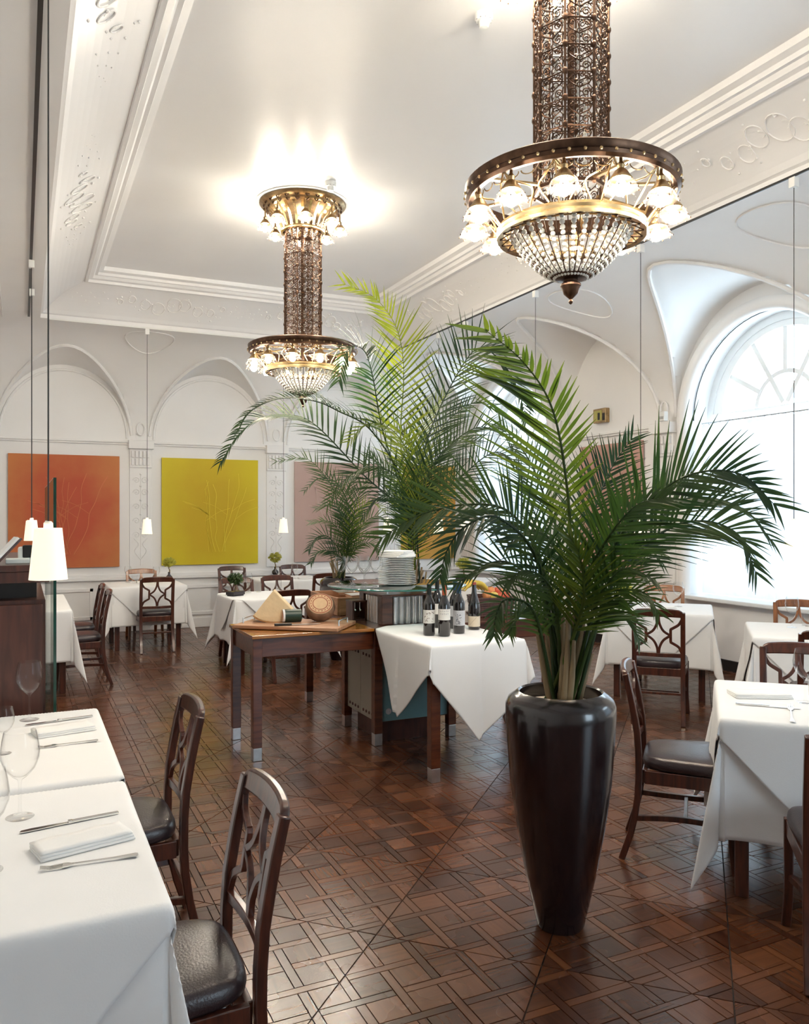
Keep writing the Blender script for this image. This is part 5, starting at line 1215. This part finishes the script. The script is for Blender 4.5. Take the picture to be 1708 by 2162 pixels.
def bottle(p, label, cap, lab, z0, z1, art, s=1.05, slope=False):
    t = thing('wine_bottle', label, 'wine bottle', (p.x, p.y, IZ+.0075), 0, 'dark wine bottles'); t.scale = (s,)*3
    bp = BP if not slope else [(.0001, 0), (.036, 0), (.040, .006), (.040, .15), (.036, .18), (.026, .215), (.0165, .25), (.0135, .315), (.0001, .315)]
    MB().lathe(bp, 28).build('bottle_glass', M['bottle'], t, smooth=45)
    MB().lathe([(.0148, .252), (.0142, .30), (.0150, .302), (.0150, .317), (.0001, .319)], 20).build('capsule', M[cap], t, smooth=45)
    if not lab: return
    rr = .0379 if not slope else .0404; a0 = math.atan2(-p.y, -p.x); sp = R(88)
    def on(a, z, e=0): return Vector(((rr+e)*math.cos(a0+a), (rr+e)*math.sin(a0+a), z))
    n = 18; m = MB(); m.add([on(-sp+2*sp*i/n, z) for z in (z0, z1) for i in range(n+1)], [(i, i+1, n+2+i, n+1+i) for i in range(n)]); lb = m.build('label', M[lab], t, smooth=60)
    m = MB(); r_ = random.Random(int(z0*1000)+len(label))
    if art == 'grapes':
        for k in range(34):
            a = R(r_.uniform(-45, 45)); z = z0+(z1-z0)*r_.uniform(.1, .92); q = .0035*r_.uniform(.4, 1); m.add([on(a-q/rr, z, .0003), on(a, z-q, .0003), on(a+q/rr, z, .0003), on(a, z+q*1.3, .0003)], [(0, 1, 2, 3)])
    elif art == 'letters':
        for row, zc in ((0, z1-.013), (1, z1-.030)):
            for k in range(5):
                a = R(-36+18*k); h = .006 if row else .0045
                for da in (-.06, .06): m.add([on(a+da-.015, zc-h, .0003), on(a+da+.015, zc-h, .0003), on(a+da+.015, zc+h, .0003), on(a+da-.015, zc+h, .0003)], [(0, 1, 2, 3)])
                zb = zc+(h*.8 if (k+row) % 2 else -h*.1); m.add([on(a-.06, zb-.0008, .0003), on(a+.06, zb-.0008, .0003), on(a+.06, zb+.0008, .0003), on(a-.06, zb+.0008, .0003)], [(0, 1, 2, 3)])
    elif art == 'figure':
        for k in range(40):
            a = R(r_.gauss(-5, 18)); z = z0+(z1-z0)*r_.uniform(.08, .75); q = .005*r_.uniform(.4, 1); m.add([on(a-q/rr, z, .0003), on(a+q*.3/rr, z-q, .0003), on(a+q/rr, z+q*.2, .0003), on(a, z+q, .0003)], [(0, 1, 2, 3)])
    elif art == 'diagonal':
        for k in range(8): a = R(-50+9*k); z = z0+(z1-z0)*(.1+.1*k); m.add([on(a, z, .0003), on(a+.16, z+.006, .0003), on(a+.16, z+.0075, .0003), on(a, z+.0015, .0003)], [(0, 1, 2, 3)])
    if m.v: m.build('label_print', M['inkg' if art in ('letters', 'figure') else 'ink'], lb)
ZB_ = IZ+.0075
bottle(P(906, 1340, ZB_), 'wine bottle with black capsule and grape drawing on its white label', 'cap_k', 'lab', .075, .158, 'grapes')
bottle(P(938, 1342, ZB_), 'wine bottle with orange capsule and lettered white label', 'cap_o', 'lab', .10, .168, 'letters')
bottle(P(969, 1336, ZB_), 'wine bottle with blue capsule and grey figure label', 'cap_b', 'lab_g', .05, .145, 'figure')
bottle(P(1001, 1328, ZB_), 'slope shouldered wine bottle with rust capsule and cream label', 'cap_r', 'lab_c', .02, .09, 'diagonal', 1.02, True)
bottle(P(923, 1324, ZB_), 'wine bottle with dark capsule half hidden behind the orange capped one', 'cap_k', 'lab', .09, .16, None)
bottle(P(961, 1326, ZB_), 'wine bottle with dark blue capsule hidden behind the grey labelled one', 'cap_b', 'lab_g', .08, .15, None)
# ================================================================== FRUIT
M['wick'] = wood('dark_wicker', (.03, .010, .007), (.11, .036, .022), .5, 2, 6, .2)
bk_ = thing('fruit_basket', 'dark woven basket of fruit on the serving island', 'basket', (3.40, 5.60, IZ+.001), R(-12))
for k in range(9): MB().lathe([(.185+.003*k-.007, -.008), (.185+.003*k+.007, -.008), (.185+.003*k+.007, .008), (.185+.003*k-.007, .008)], 4, (0, 0, .01+k*.0165), M=Matrix.Rotation(PI/4, 4, 'Z') @ Matrix.Diagonal((1.3, 1, 1, 1)), closed=True).build('woven_course', M['wick'], bk_, bevel=.003)
MB().box((0, 0, .006), (.33, .25, .012)).build('basket_bottom', M['wick'], bk_)
MB().box((0, 0, .09), (.30, .23, .04)).build('straw_liner', M['napkin'], bk_)
M['banana'] = pm('banana_skin', (.62, .44, .06), .5, var=.15, scale=12); M['apple'] = pm('red_apple', (.50, .075, .03), .35, var=.35, scale=9); M['lemon'] = pm('lemon_skin', (.72, .55, .14), .45, var=.1); M['peach'] = pm('peach_skin', (.62, .24, .09), .6, var=.25, scale=9)
Bk = Vector((3.40, 5.60, IZ+.001))
def fruit(nm, x, y, z, r, mat, label, grp):
    t = thing(nm, label, nm.replace('_', ' '), Bk+Vector((x, y, z)), 0, grp)
    MB().lathe([(.0001, -.82*r), (.35*r, -.92*r), (.8*r, -.62*r), (1.0*r, 0), (.86*r, .6*r), (.45*r, .88*r), (.15*r, .80*r), (.0001, .72*r)], 18).build('flesh', M[mat], t, smooth=60)
    MB().tube([(0, 0, .7*r), (.003, 0, 1.05*r)], .0025, 5).build('stalk', M['bark'], t)
for i in range(4):
    o = thing('banana', 'yellow banana of the bunch at the basket end', 'banana', Bk+Vector((-.13, -.05+.044*i, .165)), R(-3+2*i), 'bananas in the fruit basket')
    pts = [Vector((.115*math.cos(R(25+14*k))-.03, 0, .115*math.sin(R(25+14*k))-.02)) for k in range(10)]
    MB().tube(pts, [.006, .014, .019, .0205, .021, .0205, .019, .015, .009, .005], 7).build('peel', M['banana'], o, smooth=60); MB().tube([pts[-1], pts[-1]+Vector((-.02, 0, .004))], .004, 5).build('stalk', M['bark'], o)
for (x, y, z, r, m_, nm) in ((-.09, -.09, .165, .036, 'peach', 'peach'), (-.03, -.10, .155, .037, 'lemon', 'lemon'), (.03, -.095, .15, .038, 'apple', 'apple'), (.09, -.09, .15, .036, 'apple', 'apple'), (-.01, -.02, .19, .037, 'peach', 'peach'), (.05, -.02, .185, .036, 'apple', 'apple'), (.11, .0, .17, .037, 'peach', 'peach'), (.02, .06, .185, .036, 'lemon', 'lemon'), (.09, .07, .17, .036, 'apple', 'apple')):
    fruit(nm, x, y, z, r, m_, {'apple': 'red apple piled in the woven basket', 'peach': 'orange peach piled in the woven basket', 'lemon': 'pale yellow lemon piled in the woven basket'}[nm], ('peaches' if nm == 'peach' else nm+'s')+' in the fruit basket')
# ================================================================== WALNUT CABINET AND GLASS SCREEN
wc = thing('service_cabinet', 'tall dark walnut service cabinet behind the white cone pendant', 'cabinet', (-.565, 4.72, 0))
MB().box((0, .02, .62), (1.33, 1.38, 1.24)).build('carcass', M['cab'], wc, bevel=.004)
MB().box((0, 0, 1.385), (1.36, 1.44, .03)).build('top', M['cab'], wc, bevel=.005)
MB().box((0, .08, 1.305), (1.26, 1.26, .13)).build('recess', M['dark'], wc)
MB().box((0, -.69, 1.345), (1.36, .05, .05)).build('top_rail', M['cab'], wc, bevel=.003)
for k, x in enumerate((-.50, -.17, .16, .49)): MB().box((x, -.682, .64), (.325, .022, 1.16)).build('door', M['cab'], wc, bevel=.003)
gs = thing('glass_screen', 'upright clear glass screen with dark green edge beside the walnut cabinet', 'glass screen', (.137, 4.72, 0))
MB().box((0, 0, .895), (.012, 1.46, 1.79)).build('pane', M['gscreen'], gs)
for y in (-.731, .731): MB().box((0, y, .895), (.0125, .004, 1.79)).build('edge', M['gedge'], gs)
MB().box((0, 0, 1.791), (.0125, 1.46, .003)).build('top_edge', M['gedge'], gs)
for y in (-.45, .45): MB().box((0, y, .05), (.03, .06, .10)).build('clamp', M['steel'], gs, bevel=.003)
ZT_ = 1.4005
bo = thing('menu_book', 'brown menu book leaning on the walnut cabinet top', 'book', (-.10, 4.12, ZT_), R(10))
T_ = Matrix.Rotation(R(-48), 4, 'Y')
MB().box((0, 0, .066), (.16, .11, .008), M=Matrix.Translation((.0, 0, .0)) @ Matrix.Translation((0, 0, .0)) @ T_ @ Matrix.Translation((.06, 0, -.066))).build('cover', M['chair'], bo); MB().box((0, 0, .066), (.15, .10, .010), M=T_ @ Matrix.Translation((.06, 0, -.055))).build('pages', M['napkin'], bo)
for v in list(bo.children): v.location.z += .012
st_ = MB().box((0, 0, .01), (.10, .12, .02)).build('paper_stack', M['napkin'], None, bevel=.002); st_.location = (-.015, 4.20, ZT_); tag(st_, 'low stack of white papers on the walnut cabinet', 'papers')
ph_ = thing('receipt_printer', 'small black and white order printer on the walnut cabinet', 'printer', (.035, 4.32, ZT_)); MB().box((0, 0, .035), (.10, .12, .07)).build('body', M['white'], ph_, bevel=.01); MB().box((0, -.05, .05), (.06, .03, .06)).build('front', M['black'], ph_, bevel=.006)
# ================================================================== SMALL FITTINGS
def detector(p, label):
    t = thing('smoke_detector', label, 'smoke detector', p, 0, 'ceiling smoke detectors'); MB().lathe([(.0001, 0), (.052, 0), (.052, -.03), (.045, -.04), (.030, -.042), (.030, -.062), (.026, -.078), (.0001, -.08)], 24).build('housing', M['white'], t, smooth=35)
    for k in range(10): a = 2*PI*k/10; MB().box((.0455*math.cos(a), .0455*math.sin(a), -.036), (.008, .004, .005), a+PI/2).build('vent_slot', M['dark'], t)
detector((2.42, 4.06, ZC), 'white smoke detector on the ceiling beside the large chandelier'); detector((2.43, 6.67, ZC), 'white smoke detector on the ceiling above the farther chandelier')
ex = thing('emergency_light', 'small yellow emergency light box on the window wall', 'emergency light', (XR, 8.28, 2.89))
M['exity'] = pm('yellow_green_plastic', (.45, .40, .10), .4, var=.1)
MB().box((-.035, 0, 0), (.07, .24, .18)).build('housing', M['oldbrass'], ex, bevel=.006); MB().box((-.072, .02, 0), (.006, .15, .13)).build('face', M['exity'], ex, bevel=.002); MB().box((-.077, .0, -.01), (.004, .04, .09)).build('symbol', M['dark'], ex); MB().box((-.05, -.09, -.02), (.05, .04, .09)).build('bracket', M['dark'], ex)
se = thing('wall_sensor', 'white sensor box on the pilaster capital by the window', 'sensor', (XR-.12, 7.05, 2.74)); MB().box((-.03, 0, 0), (.06, .09, .11)).build('housing', M['white'], se, bevel=.01); MB().box((-.062, 0, -.015), (.006, .06, .03)).build('lens', M['steel'], se)
so = thing('wall_socket', 'round white wall socket beside the curtained window', 'socket', (XR, 7.22, .87)); MB().lathe([(.0001, .012), (.035, .010), (.042, 0)], 20, M=Matrix.Rotation(-PI/2, 4, 'Y')).build('plate', M['white'], so, smooth=40); MB().lathe([(.0001, .0135), (.022, .0135), (.022, .010)], 16, M=Matrix.Rotation(-PI/2, 4, 'Y')).build('insert', M['lab_g'], so)
